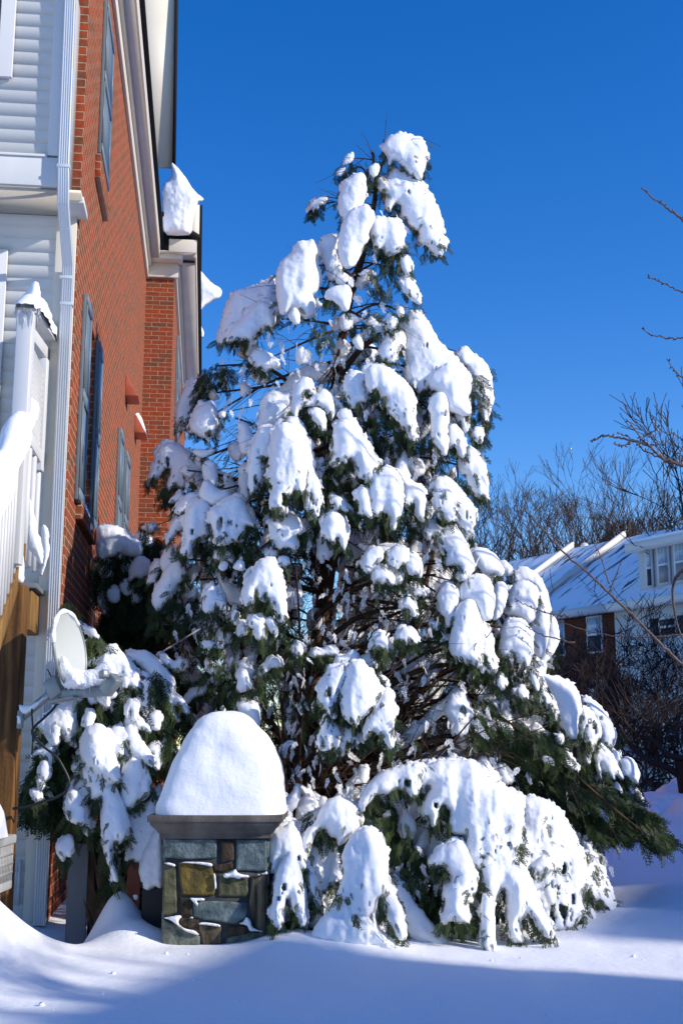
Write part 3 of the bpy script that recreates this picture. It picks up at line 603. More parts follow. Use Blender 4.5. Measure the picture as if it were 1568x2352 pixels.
SB = """
G 0 1|540,820 620,810 690,790 740,755 780,790 830,850 880,900 920,1000 915,1080 880,1050 850,1040 800,1090 730,1000 650,900 560,900
G -.05 1|760,1000 840,1040 850,1120 870,1180 920,1240 980,1280 990,1340 940,1320 900,1300 890,1370 840,1420 830,1300 830,1180 790,1100
G -.1 1|830,1290 880,1290 910,1370 960,1440 1000,1500 1010,1560 970,1540 930,1500 880,1480 840,1430
G .1 1|830,820 920,800 1000,830 1060,880 1120,960 1145,1030 1140,1080 1200,1110 1235,1200 1220,1215 1190,1170 1150,1140 1130,1180 1180,1260 1150,1260 1110,1200 1080,1160 1040,1100 1010,1040 980,960 930,900 880,870
G .05 1|930,930 980,960 1000,1100 1015,1190 990,1190 960,1100 940,1010
G .25 1|1020,830 1070,820 1110,860 1150,880 1190,855 1218,890 1200,930 1160,940 1120,910 1080,890
G .15 1|1030,1190 1060,1180 1110,1220 1090,1300 1060,1330 1030,1270
G .15 2|1050,1400 1070,1330 1090,1400 1080,1450 1060,1440
G -.2 1|530,1480 535,1380 570,1310 640,1285 700,1310 720,1380 740,1450 780,1600 780,1670 740,1650 690,1640 650,1620 600,1570 560,1550
G -.1 1|690,1300 760,1360 810,1410 800,1500 770,1480 740,1450 710,1390
J -.15 1|430,110 440,0 520,-20 600,30 645,120 645,170 600,180 560,230 540,250 500,260 480,200
J -.2 1|360,290 370,230 400,210 430,240 450,300 450,400 430,400 370,370 370,330
J -.1 2|400,210 440,150 500,200 530,270 500,250 480,290 490,350 485,470 450,430 440,330
J -.25 1|535,180 580,170 620,190 650,270 680,340 700,400 690,470 640,500 620,480 600,530 600,600 640,700 620,700 590,600 565,520 555,370 545,250
J 0 1|660,350 700,340 760,290 840,230 880,350 890,420 880,480 850,560 800,600 770,610 680,600 690,520 680,420
G -.1 1|800,1600 830,1500 880,1450 920,1480 970,1580 1000,1700 960,1760 900,1792 840,1850 800,1792 790,1700
G 0 2|250,1270 320,1220 400,1160 530,1100 520,1200 500,1260 510,1320 480,1370 510,1440 470,1420 430,1390 370,1320 330,1380 290,1340
G -.1 1|250,1590 290,1520 330,1550 330,1620 300,1660 270,1640
G 0 2|210,1480 340,1400 360,1440 330,1530 310,1470 250,1480
G -.1 2|200,1720 260,1700 275,1750 270,1792 230,1792
G -.1 1|250,1640 290,1660 290,1700 260,1700
G .3 1|470,600 510,620 570,640 620,660 650,720 610,720 570,680 520,670 500,640
G .3 1|500,700 540,740 580,740 530,760 510,730
G .4 1|1210,1110 1260,1050 1330,1030 1360,1050 1330,1090 1270,1100 1220,1150
J -.1 1|305,510 345,470 380,450 390,510 385,570 350,560 345,600 320,560
J -.1 0|760,620 800,520 830,440 880,400 885,640 880,740 840,720 800,745 770,720
"""
SD = """
G 0 0|640,-12 700,-27 780,-17 830,28 900,78 930,108 940,170 860,180 780,140 740,180 660,200 635,120
G -.1 0|850,260 880,200 920,180 990,210 970,290 930,330 880,310 850,340
G 0 0|700,380 760,360 790,420 780,480 730,480 700,430
G 0 0|790,340 850,320 880,380 850,430 800,420
G .1 0|660,220 720,200 760,260 740,320 680,330 650,280
G 0 2|440,440 470,415 490,440 505,500 500,545 480,540 460,490
G .1 0|640,380 680,360 700,430 690,520 650,500
G -.1 1|1130,560 1200,540 1230,640 1210,700 1150,660
"""
MODES = {0: dict(jag=0, holes=0), 1: dict(jag=3, holes=.12), 2: dict(jag=5, holes=.32), 3: dict(jag=6, holes=.45)}
UA = ([310, 700, 1200, 1700, 2150], [905, 810, 790, 760, 760]); RA = ([310, 700, 1200, 1700, 2000, 2200], [50, 260, 420, 560, 690, 720])
AXY = 9.05
def cone_y(u, v):
    r = np.interp(v, *RA); off = np.clip(np.abs(u - np.interp(v, *UA)) / r, 0, 1)
    return AXY - .82 * (r * AXY / F) * np.sqrt(1 - off * off)
def lumps(text, yfun, root, seed0, extra=None, fol_n=.11, fsize=(30, 46), limit=98, thick=.9, rcap=46, grow=3.0):
    items = []; rims = []; inner = []
    for k, line in enumerate(l for l in text.strip().split('\n') if l):
        hd, s = line.split('|'); cr, dy, md = hd.split(); p = pts(cr, s); c = p.mean(0)
        items.append((p, float(yfun(c[0], c[1])) + float(dy), int(md), seed0 + k * 7))
    order = sorted(range(len(items)), key=lambda i: -np.ptp(items[i][0][:, 0]) * np.ptp(items[i][0][:, 1]))
    rest = MB(); cen = []; fringe = MB()
    for rank, i in enumerate(order):
        p, Yc, md, sd_ = items[i]; mb = rest if rank >= limit else MB()
        r = inflate(mb, p, Yc, seed=sd_, thick=thick, rcap=rcap, grow=grow if md < 2 else grow - .8, **MODES[md])
        if r is None: continue
        if md: inflate(fringe, p, Yc + .09, seed=sd_ + 3, thick=.5, rcap=20, grow=5 + 3 * (md > 1), jag=12, holes=.62, step=2.4, warp=8)
        rims.append((r[0], md)); inner.append((r[1], md)); cen.append((p.mean(0), Yc, p))
        if rank < limit: mb.build('snow_clump', 'snow', root, smooth=True, origin=None)
    fringe.build('ragged_snow', 'snow', root, smooth=True, kind='stuff')
    if rest.n: rest.build('snow_clump', 'snow', root, smooth=True, kind='stuff')
    return rims, inner, cen
def foliage_from(rims, inner, mb, seed, axis_u, per_rim=.2, size=(.055, .115)):
    g = np.random.default_rng(seed); PP = []; DD = []; SS = []
    for (rm, md), ((iu, iv, iy, fy, vt_, vb_), _) in zip(rims, inner):
        wgt = np.clip(rm[:, 3] + .15, 0, 1) * (1.0 if md else .35)
        pick = g.random(len(rm)) < wgt * per_rim * 2.0
        q = rm[pick]; n = len(q)
        if n:
            u = q[:, 0] - q[:, 2] * g.uniform(0, 16, n); v = q[:, 1] - q[:, 3] * g.uniform(4, 24, n)
            PP.append(P(u, v, q[:, 4] + g.uniform(.0, .10, n)))
            out = np.sign(q[:, 0] - axis_u(q[:, 1])) * .35
            DD.append(np.stack([q[:, 2] * .55 + out * g.uniform(0, 1.2, n) + g.normal(0, .3, n), g.normal(-.1, .4, n), -1 + g.normal(0, .3, n)], 1)); SS.append(g.uniform(*size, n))
            qf = q[g.random(n) < .55]; nf = len(qf)
            if nf and md:
                PP.append(P(qf[:, 0] + g.normal(0, 4, nf), qf[:, 1] - g.uniform(0, 16, nf), qf[:, 4] - g.uniform(.03, .09, nf))); SS.append(g.uniform(size[0] * .6, size[1] * .8, nf))
                DD.append(np.stack([g.normal(0, .5, nf), g.normal(-.2, .2, nf), -1 + g.normal(0, .3, nf)], 1))
        if md:                                       # needles poking out through the load, low on the lump
            f_ = (iv - vt_) / (vb_ - vt_ + 1); w_ = np.clip(f_ - .3, 0, 1) * (fbm(iu / 13, iv / 30, seed + 3, 2) > (.12 if md > 1 else .3))
            pk = np.nonzero(g.random(len(iu)) < w_ * .07)[0]; mm = len(pk)
            if mm: PP.append(P(iu[pk], iv[pk], fy[pk] - .004)); SS.append(g.uniform(.028, .06, mm)); DD.append(np.stack([g.normal(0, .6, mm), g.normal(-.35, .25, mm), -1 + g.normal(0, .4, mm)], 1))
        m = max(3, int(len(iu) * .0085 * (1.2 if md else .6))); j = g.integers(0, len(iu), m)
        PP.append(P(iu[j] + g.normal(0, 5, m), iv[j], iy[j] + g.uniform(.03, .16, m)))
        DD.append(np.stack([g.normal(0, .6, m), g.normal(-.1, .4, m), -1 + g.normal(0, .35, m)], 1)); SS.append(g.uniform(*size, m) * 1.05)
    add_fronds(mb, np.concatenate(PP), np.concatenate(DD), np.concatenate(SS), seed)

# ------------------------------------------------------------------ the big evergreen
base = P(700, 2120, AXY); base[2] = 0
tree = thing('evergreen_tree', tuple(base), 'tall drooping evergreen tree smothered in heavy snow beside the brick house', 'tree')
rims, inner, cen = lumps(S, cone_y, tree, 1000)
fm = MB(); axu = lambda v: np.interp(v, *UA)
foliage_from(rims, inner, fm, 5, axu)
FILL = """865,400,35,45,50,0 800,388,24,22,26,0 733,480,14,10,10,0 985,560,30,25,30,0 900,570,36,55,60,0 880,640,36,45,50,0 765,670,30,40,36,0 560,785,46,14,44,-1 500,860,45,28,100,-1 455,960,36,34,60,-1
460,900,24,30,34,-1 610,848,44,16,24,-1 740,770,28,36,44,0 850,740,42,34,50,0 730,940,50,50,60,0 820,980,60,40,60,0 900,900,50,46,60,0 1000,910,40,56,70,1 1090,930,22,80,80,1 1090,1100,22,46,40,1
900,1010,80,24,70,0 640,1100,50,50,50,0 690,1220,70,30,90,0 780,1130,46,70,110,0 850,1190,46,46,80,0 400,1130,36,30,90,-1 470,1260,60,40,110,-1 560,1250,36,36,60,0 600,1400,50,60,110,0 500,1440,46,40,90,-1
400,1400,60,60,170,-1 540,1560,80,46,130,-1 640,1500,40,50,90,0 690,1480,30,30,50,0 720,1640,50,60,90,0 900,1300,50,46,100,0 930,1370,40,24,50,0 1040,1180,36,36,60,1 1040,1450,36,50,130,1 1120,1540,60,26,120,1
1020,1390,30,40,60,1 1200,1580,50,46,150,1 1000,1480,50,30,60,1 1150,1690,100,36,220,1 1250,1760,100,36,260,1 1350,1840,100,40,330,2 1430,1880,70,34,280,2 1495,1925,34,20,90,2 1300,1700,60,40,160,1 1390,1780,50,50,160,1
1290,1820,70,30,200,2 1380,1900,40,24,120,2 1210,1720,80,30,160,2
1100,1640,50,40,100,1 900,1690,60,40,60,0 870,1640,30,40,30,0 1350,1920,40,34,60,1 880,1860,30,26,60,0 900,1920,40,50,130,0 950,1990,40,50,150,0 980,2080,34,50,110,0 1030,2150,30,26,90,0 1090,2120,36,50,80,0
1150,2080,30,70,100,0 1230,2150,40,40,130,0 1270,2010,40,60,130,1 1320,2090,50,60,220,1 1385,2100,24,40,120,1 1420,2130,14,12,40,1 1300,2165,50,18,110,0 1200,2000,30,40,50,0 720,1900,20,40,40,0 790,1980,20,40,30,0 700,2110,14,26,30,0"""
g = np.random.default_rng(11); PP = []; DD = []; SS = []
for t in FILL.split():
    u, v, ru, rv, n, sd_ = map(float, t.split(','))
    if 640 < u < 1010 and 1270 < v < 1770 and not 1180 > v: n *= .3
    n = n; n = int(n * .8)
    a = g.uniform(0, 2 * math.pi, n); r_ = np.sqrt(g.random(n)); uu = u + ru * r_ * np.cos(a); vv = v + rv * r_ * np.sin(a)
    PP.append(P(uu, vv, cone_y(u, v) + g.uniform(.04, .5, n)))
    if sd_ == 2: d = np.stack([.8 + g.normal(0, .25, n), g.normal(-.2, .3, n), -.62 + g.normal(0, .25, n)], 1)
    else: d = np.stack([sd_ * .35 + g.normal(0, .4, n), g.normal(-.15, .4, n), -1 + g.normal(0, .4, n)], 1)
    DD.append(d); SS.append(g.uniform(.06, .12, n) * (1.3 if sd_ == 2 else 1))
add_fronds(fm, np.concatenate(PP), np.concatenate(DD), np.concatenate(SS), 12)
fm.build('foliage', 'needle', tree)
# trunk and limbs
tb = MB()
def px_poly(s, Y0, Y1=None):
    a = np.array([float(t) for t in s.replace(',', ' ').split()]).reshape(-1, 2); Y1 = Y0 if Y1 is None else Y1
    return P(a[:, 0], a[:, 1], np.linspace(Y0, Y1, len(a)))
def smooth_path(p, n):
    p = np.asarray(p); t = np.linspace(0, len(p) - 1, n); i = np.clip(t.astype(int), 0, len(p) - 2); f = (t - i)[:, None]
    p0 = p[np.clip(i - 1, 0, len(p) - 1)]; p1 = p[i]; p2 = p[i + 1]; p3 = p[np.clip(i + 2, 0, len(p) - 1)]
    return .5 * (2 * p1 + (p2 - p0) * f + (2 * p0 - 5 * p1 + 4 * p2 - p3) * f**2 + (3 * p1 - p0 - 3 * p2 + p3) * f**3)
main = smooth_path(px_poly('680,2180 690,1950 705,1700 735,1450 762,1200 765,1000 775,850 800,700 840,560 862,440 855,350', AXY + .1, AXY), 40)
tb.tube(main, np.linspace(.085, .010, 40), 8)
for s, y0, y1, r0, r1 in [('672,2180 640,1980 600,1750 560,1500 520,1300 500,1150', 9.2, 9.1, .07, .012), ('690,2180 730,1980 800,1750 900,1550 960,1400 1010,1200', 9.1, 8.9, .07, .012),
                          ('668,2150 620,1900 540,1650 430,1450 390,1300', 9.0, 8.8, .06, .01), ('700,2150 770,1900 880,1680 1000,1560 1120,1480', 8.9, 8.7, .06, .012)]:
    q = smooth_path(px_poly(s, y0, y1), 26); tb.tube(q, np.linspace(r0, r1, 26), 7)
tb.build('trunk', 'bark', tree, smooth=True)
limbs = []
def limb(q, r0, r1): limbs.append((q, r0)); m = MB(); m.tube(q, np.linspace(r0, r1, len(q)), 6); return m
for s, y0, y1, r0, r1 in [
    ('775,870 830,800 880,770 930,760', 8.8, 8.6, .030, .010), ('765,900 830,860 900,835', 8.8, 8.6, .026, .010), ('770,1060 880,1010 960,985', 8.8, 8.4, .022, .008),
    ('740,960 640,860 570,840 500,840', 8.9, 8.9, .02, .006), ('740,1170 640,1130 560,1105 500,1090 430,1080', 8.8, 8.7, .018, .006), ('745,1150 620,1000 540,960', 8.8, 8.8, .015, .005),
    ('720,1420 800,1360 900,1330 1000,1320', 8.6, 8.3, .022, .008), ('715,1500 820,1420 950,1390 1060,1400', 8.6, 8.3, .022, .008), ('705,1640 850,1480 1010,1430 1150,1440', 8.5, 8.3, .03, .010),
    ('700,1760 860,1600 1000,1530 1180,1540', 8.4, 8.2, .03, .010), ('690,1850 850,1740 960,1680 1060,1600 1120,1620 1200,1680 1300,1750', 8.5, 8.4, .04, .008), ('1060,1600 1150,1650 1250,1720 1400,1850 1500,1930', 8.35, 8.4, .018, .004),
    ('690,1900 800,1800 900,1740 1000,1700 1060,1720', 8.2, 8.0, .03, .01), ('680,2000 760,1880 850,1825 1000,1800 1120,1830', 8.2, 8.0, .03, .015), ('700,1560 760,1350 770,1180', 8.9, 8.8, .03, .01),
    ('700,1650 620,1450 540,1300 480,1240', 8.7, 8.5, .026, .008), ('690,1760 580,1600 500,1530', 8.6, 8.4, .022, .008), ('690,1850 540,1720 470,1680', 8.5, 8.3, .022, .008),
    ('840,560 800,470 740,450', 9.0, 9.0, .008, .003), ('862,440 830,385 790,400', 9.0, 9.0, .01, .004), ('862,440 900,420 930,470 960,540', 9.0, 8.9, .014, .005), ('830,620 880,590 900,560', 9, 8.9, .01, .004), ('790,740 860,700 930,720', 9, 8.9, .012, .004)]:
    q = smooth_path(px_poly(s, y0, y1), 20); limb(q, r0, r1).build('branch', 'bark', tree, smooth=True)
g = random.Random(44); fan = MB()
for k in range(46):
    an = R(g.uniform(8, 100)); L_ = g.uniform(260, 640); u0 = g.uniform(660, 720); v0 = g.uniform(1780, 2080); Y0 = g.uniform(8.0, 8.7); bend = g.uniform(-.25, .35)
    pp = []
    for f in np.linspace(0, 1, 6): a_2 = an + bend * (1 - f); pp.append((u0 + L_ * f * math.cos(a_2), v0 - L_ * f * math.sin(a_2)))
    pp = np.array(pp); q = smooth_path(P(pp[:, 0], pp[:, 1], np.linspace(Y0, Y0 - g.uniform(.0, .5), 6)), 20); r_ = g.uniform(.008, .019); fan.tube(q, np.linspace(r_, r_ * .3, 20), 5); limbs.append((q, r_))
fan.build('fanned_branches', 'bark', tree, smooth=True, kind='stuff')
tw = MB(); g = random.Random(4)
def vtrunk(v): return main[int(np.clip((2180 - v) / (2180 - 350) * 39, 0, 39))]
for (c, Yc, p_) in cen:
    if p_[:, 1].max() > 2150: v0 = 2050
    else: v0 = min(2120, c[1] + 60 + 260 * g.random() * min(1, c[1] / 1500))
    a = vtrunk(v0); b = P(c[0], c[1] - .1 * np.ptp(p_[:, 1]), Yc + .12); L = np.linalg.norm(b - a)
    if L < .15: continue
    mid = a * .45 + b * .55 + np.array([g.gauss(0, .05), 0, .05 * L + g.gauss(0, .04)]); q = smooth_path(np.stack([a, mid, b]), 14)
    big = np.ptp(p_[:, 0]) * np.ptp(p_[:, 1]) > 3000
    if not big: tw.tube(q, np.linspace(.009, .003, 14), 4); limbs.append((q, .008)); continue
    tw.tube(q, np.linspace(.006 + .008 * L, .005, 14), 5); limbs.append((q, .012))
for q, r0 in limbs:
    L = np.linalg.norm(q[-1] - q[0]); n = int(L * 11)
    for i in range(n):
        k = g.randint(2, max(3, int((len(q) - 2) * .8))); d = q[k + 1] - q[k]; d /= np.linalg.norm(d) + 1e-9
        e = d * g.uniform(.5, 1.1) + np.array([g.gauss(0, .55), g.gauss(-.1, .45), g.gauss(-.05, .55)]); e /= np.linalg.norm(e); l_ = g.uniform(.1, .42)
        b2 = q[k] + e * l_ * .55; b3 = q[k] + e * l_ + np.array([g.gauss(0, .03), 0, -l_ * g.uniform(.05, .35)])
        pp = smooth_path(np.stack([q[k], b2, b3]), 6); tw.tube(pp, np.linspace(.0035, .0013, 6), 3, cap=False)
        if g.random() < .5:
            e2 = e + np.array([g.gauss(0, .5), g.gauss(0, .4), g.gauss(0, .5)]); l2 = l_ * .5
            tw.tube(np.stack([b2, b2 + e2 * l2 * .5, b2 + e2 * l2 + np.array([0, 0, -.03])]), np.linspace(.0022, .001, 3), 3, cap=False)
tw.build('twig', 'bark', tree, kind='stuff')
# snow lodged on the limbs deep inside the crown
im = MB(); g = random.Random(9)
outl = np.array([float(t) for t in '640,1000 700,900 830,860 980,880 1060,1000 1060,1200 1200,1350 1220,1480 1330,1680 1380,1850 1300,1980 1120,1900 900,2000 700,2100 600,1950 430,1760 370,1500 430,1300 520,1150 560,1030'.replace(',', ' ').split()]).reshape(-1, 2)
cnt = 0
while cnt < 230:
    u = g.uniform(420, 1380); v = g.uniform(880, 2080)
    if sdf(outl, np.array([[u]]), np.array([[v]]))[0, 0] < 12: continue
    cnt += 1
    dx, dy = u - 700, v - 1950; an = math.atan2(dy, dx) + g.gauss(0, .35); a_ = g.uniform(24, 74); b_ = g.uniform(9, 22); th = np.linspace(0, 2 * math.pi, 12, endpoint=False)
    ex, ey = a_ * np.cos(th) * np.array([g.uniform(.8, 1.2) for _ in th]), b_ * np.sin(th) * np.array([g.uniform(.7, 1.3) for _ in th])
    pl = np.stack([u + ex * math.cos(an) - ey * math.sin(an), v + ex * math.sin(an) + ey * math.cos(an)], 1)
    inflate(im, pl, AXY + g.uniform(-.35, .9), step=4.5, seed=7000 + cnt, lean=.2, rcap=24, jag=2)
crown = np.array([float(t) for t in '860,380 930,480 960,600 900,760 1080,840 1110,1000 1090,1230 1230,1320 1260,1480 1380,1700 1440,1850 1380,2060 1200,2100 1080,2000 900,2060 700,2100 620,1950 470,1650 400,1480 370,1250 420,1100 430,920 520,800 640,620 780,560 830,430'.replace(',', ' ').split()]).reshape(-1, 2)
for k in range(60):
    u = g.uniform(660, 1060); v = g.uniform(1300, 1800); an = math.atan2(v - 1980, u - 690) + g.gauss(0, .2); a_ = g.uniform(50, 110); b_ = g.uniform(16, 34); th = np.linspace(0, 2 * math.pi, 14, endpoint=False)
    ex, ey = a_ * np.cos(th) * np.array([g.uniform(.8, 1.15) for _ in th]), b_ * np.sin(th) * np.array([g.uniform(.7, 1.25) for _ in th])
    inflate(im, np.stack([u + ex * math.cos(an) - ey * math.sin(an), v + ex * math.sin(an) + ey * math.cos(an)], 1), AXY + g.uniform(.2, .8), step=4.5, seed=7700 + k, lean=.2, rcap=26, jag=3)
cnt = 0; tipu = []
while cnt < 130:
    u = g.uniform(380, 1430); v = g.uniform(400, 2080)
    if sdf(crown, np.array([[u]]), np.array([[v]]))[0, 0] < 10 or (680 < u < 1040 and 1270 < v < 1780): continue
    cnt += 1; a_ = g.uniform(8, 24) * (1 + .4 * (v > 1200)); b_ = a_ * g.uniform(.9, 2.2); th = np.linspace(0, 2 * math.pi, 12, endpoint=False); sk = g.gauss(0, .35)
    ey = b_ * np.sin(th); ex = a_ * np.cos(th) * (1.0 + .35 * np.sin(th)) * np.array([g.uniform(.65, 1.3) for _ in th]) + sk * ey
    inflate(im, np.stack([u + ex, v + ey], 1), float(cone_y(u, v)) + g.uniform(.12, .55), step=3.4, seed=9000 + cnt, lean=.3, rcap=22, jag=6, holes=.34, warp=7)
im.build('snow_lump', 'snow', tree, smooth=True, kind='stuff')
sf = MB(); gg = np.random.default_rng(77); n = 1500; uu = gg.uniform(380, 1450, n * 3); vv = gg.uniform(380, 2120, n * 3)
ok = sdf(crown, uu[None], vv[None])[0] > -5; uu = uu[ok][:n]; vv = vv[ok][:n]; n = len(uu)
add_fronds(sf, P(uu, vv, cone_y(uu, vv) + gg.uniform(.0, .45, n)), np.stack([gg.normal(0, .5, n), gg.normal(0, .4, n), -1 + gg.normal(0, .4, n)], 1), gg.uniform(.05, .09, n), 78)
sf.build('snow_dusting', 'snow', tree, kind='stuff')
fb = MB(); gg = np.random.default_rng(31); n = 5200; uu = gg.uniform(420, 1350, n * 3); vv = gg.uniform(900, 2080, n * 3)
ok = (sdf(outl, uu[None], vv[None])[0] > 5) & ~((uu > 670) & (uu < 1040) & (vv > 1280) & (vv < 1760) & (gg.random(len(uu)) < .8)); uu = uu[ok][:n]; vv = vv[ok][:n]; n = len(uu)
add_fronds(fb, P(uu, vv, AXY + gg.uniform(-.2, 1.1, n)), np.stack([gg.normal(0, .7, n), gg.normal(0, .5, n), -1 + gg.normal(0, .5, n)], 1), gg.uniform(.09, .16, n), 33)
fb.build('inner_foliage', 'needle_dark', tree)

# ------------------------------------------------------------------ shrubs by the house
yb = lambda u, v: 7.75 + .0006 * (1750 - v)
bb = P(230, 2060, 7.8); bb[2] = -.05
bush = thing('evergreen_shrub', tuple(bb), 'low evergreen shrub bent under crusted snow between satellite dish and stone pier', 'shrub')
r2, i2, c2 = lumps(SB, yb, bush, 5000, thick=1.0, grow=4.5)
bf = MB(); foliage_from(r2, i2, bf, 55, lambda v: np.full_like(v, 250.), per_rim=.2)
g = np.random.default_rng(13); PP = []; DD = []; SS = []
for u, v, ru, rv, n in [(120, 1760, 40, 90, 240), (80, 1820, 26, 50, 110), (190, 1640, 50, 50, 130), (150, 1840, 50, 50, 110), (260, 1880, 50, 40, 120), (330, 1640, 50, 90, 140), (380, 1720, 30, 60, 70), (250, 1640, 60, 80, 120),  (160, 1400, 16, 24, 26), (210, 1480, 40, 24, 60), (265, 1980, 10, 50, 26), (340, 1580, 50, 50, 80)]:
    a = g.uniform(0, 6.283, n); r_ = np.sqrt(g.random(n))
    PP.append(P(u + ru * r_ * np.cos(a), v + rv * r_ * np.sin(a), 7.8 + g.uniform(0, .35, n))); DD.append(np.stack([g.normal(0, .35, n), g.normal(-.1, .3, n), -1 + g.normal(0, .3, n)], 1)); SS.append(g.uniform(.09, .17, n))
add_fronds(bf, np.concatenate(PP), np.concatenate(DD), np.concatenate(SS), 14)
bf.build('foliage', 'needle', bush)
bi = MB(); g = random.Random(21)
for k in range(90):
    while True:
        u, v = g.uniform(110, 400), g.uniform(1500, 2000)
        if abs(u - 250) < 60 + (v - 1480) * .35 and not (u < 230 and v > 1900): break
    a_ = g.uniform(8, 24); b_ = a_ * g.uniform(1, 2.2); th = np.linspace(0, 2 * math.pi, 12, endpoint=False); ey = b_ * np.sin(th); ex = a_ * np.cos(th) * np.array([g.uniform(.65, 1.3) for _ in th])
    inflate(bi, np.stack([u + ex, v + ey], 1), 7.8 + g.uniform(-.08, .16), step=3.2, seed=9500 + k, lean=.3, rcap=20, jag=5, holes=.25, warp=6)
bi.build('snow_lump', 'snow', bush, smooth=True, kind='stuff')
m = MB()
for i in range(16):
    q = smooth_path(np.stack([bb + np.array([random.uniform(-.05, .05), .1, 0]), P(random.uniform(120, 380), random.uniform(1700, 1850), 7.95), P(random.uniform(90, 400), random.uniform(1520, 1800), 7.9)]), 10); m.tube(q, np.linspace(.016, .004, 10), 5)
m.build('stem', 'bark', bush, smooth=True)
g = np.random.default_rng(14)
db = P(300, 1900, 10.2); db[2] = 0
dsh = thing('evergreen_shrub', tuple(db), 'dark snow-dusted evergreen shrub in shade against the brick wall', 'shrub')
r3, i3, c3 = lumps(SD, lambda u, v: 9.9, dsh, 8000)
for k in range(70):
    u = 225 + 200 * random.random(); v = 1230 + 370 * random.random(); a_ = random.uniform(9, 26); th_ = np.linspace(0, 6.283, 12, endpoint=False)
    bz_ = MB() if k == 0 else bz_; inflate(bz_, np.stack([u + a_ * np.cos(th_) * 1.1, v + a_ * np.sin(th_) * random.uniform(.7, 1.5)], 1), 9.95 + random.uniform(0, .3), step=3.4, seed=9800 + k, lean=.3, rcap=18, jag=8, holes=.5, warp=9)
bz_.build('snow_lump', 'snow', dsh, smooth=True, kind='stuff')
bf = MB(); foliage_from(r3, i3, bf, 56, lambda v: np.full_like(v, 300.), per_rim=.2); PP = []; DD = []; SS = []
for u, v, ru, rv, n in [(270, 1330, 45, 70, 260), (300, 1430, 70, 60, 360), (350, 1520, 70, 60, 260), (380, 1380, 50, 60, 160), (330, 1300, 50, 50, 120), (400, 1600, 70, 60, 140), (300, 1530, 60, 50, 160), (350, 1250, 20, 20, 30)]:
    a = g.uniform(0, 6.283, n); r_ = np.sqrt(g.random(n))
    PP.append(P(u + ru * r_ * np.cos(a), v + rv * r_ * np.sin(a), 9.9 + g.uniform(0, .5, n))); DD.append(np.stack([g.normal(0, .5, n), g.normal(-.1, .3, n), -1 + g.normal(0, .4, n)], 1)); SS.append(g.uniform(.12, .2, n))
add_fronds(bf, np.concatenate(PP), np.concatenate(DD), np.concatenate(SS), 15)
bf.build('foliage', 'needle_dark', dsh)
m = MB()
for i in range(10):
    q = smooth_path(np.stack([db, P(random.uniform(300, 380), random.uniform(1550, 1700), 10.2), P(random.uniform(240, 420), random.uniform(1280, 1500), 10.1)]), 10); m.tube(q, np.linspace(.03, .006, 10), 5)
m.build('stem', 'bark', dsh, smooth=True)
# ------------------------------------------------------------------ stone pier
PY = 7.1
pb = P(492, 2185, PY); pb[2] = -.05
pier = thing('stone_pier', tuple(pb), 'square fieldstone pier with concrete cap and tall rounded hat of snow', 'pier')
l = P(377, 1900, PY); r = P(616, 1900, PY); x0, x1 = l[0], r[0]; zt = P(492, 1925, PY)[2]; dep = x1 - x0
m = MB(); m.box((x0 + .012, PY + .012, -.3), (x1 - .012, PY + dep - .012, zt)); m.build('core', 'mortar', pier)
ST = """blue 125,445 760,450 755,670 420,685 120,670
dark 820,470 960,475 970,700 820,730
blue 1010,450 1360,455 1365,830 1000,820
olive 125,740 265,780 280,1330 200,1370 115,1350
ochre 305,740 700,760 720,850 745,1060 720,1125 345,1120
dark 725,760 955,745 955,800 850,840 740,830
olive 795,880 1140,930 1135,1140 795,1130
brown 1190,900 1370,870 1375,1200 1345,1560 1210,1510 1165,1200
dark 320,1150 465,1170 465,1370 330,1360
blue 475,1195 1130,1215 1110,1400 1000,1470 480,1390
grey 105,1420 560,1620 555,1770 450,1810 95,1790
dark 320,1400 550,1420 560,1590 300,1480
brown 545,1490 820,1510 820,1700 740,1740 610,1720
dark 900,1500 1140,1500 1150,1600 900,1610
grey 890,1650 1150,1570 1340,1580 1345,1840 1180,1800 880,1790
grey 600,1750 840,1740 870,1810 600,1800"""
for i, ln in enumerate(ST.split('\n')):
    kind, s = ln.split(' ', 1); mb = MB()
    inflate(mb, pts('K', s), PY + .012, step=1.5, rcap=4, thick=1.3, lean=0, seed=300 + i, warp=1.2, back=2.5, flat=.01, rough=.45, fold=.1, smooth_n=0, grow=1.2)
    mb.build('stone', 'stone_' + kind, pier, smooth=True)
for side in (0, 1):                              # the stones on the two flanks and the back
    rr = random.Random(side + 2); z = -.1
    while z < zt - .1:
        hh = rr.uniform(.12, .2); y = PY + .03
        while y < PY + dep - .1:
            wd = min(rr.uniform(.14, .3), PY + dep - .02 - y); xx = (x0 - .004, x0 + .05) if side == 0 else (x1 - .05, x1 + .004); mb = MB()
            mb.box((xx[0], y, z), (xx[1], y + wd - .03, min(z + hh, zt) - .025)); mb.build('stone', 'stone_' + rr.choice(['blue', 'grey', 'olive', 'brown', 'ochre']), pier, bevel=.01); y += wd
        z += hh
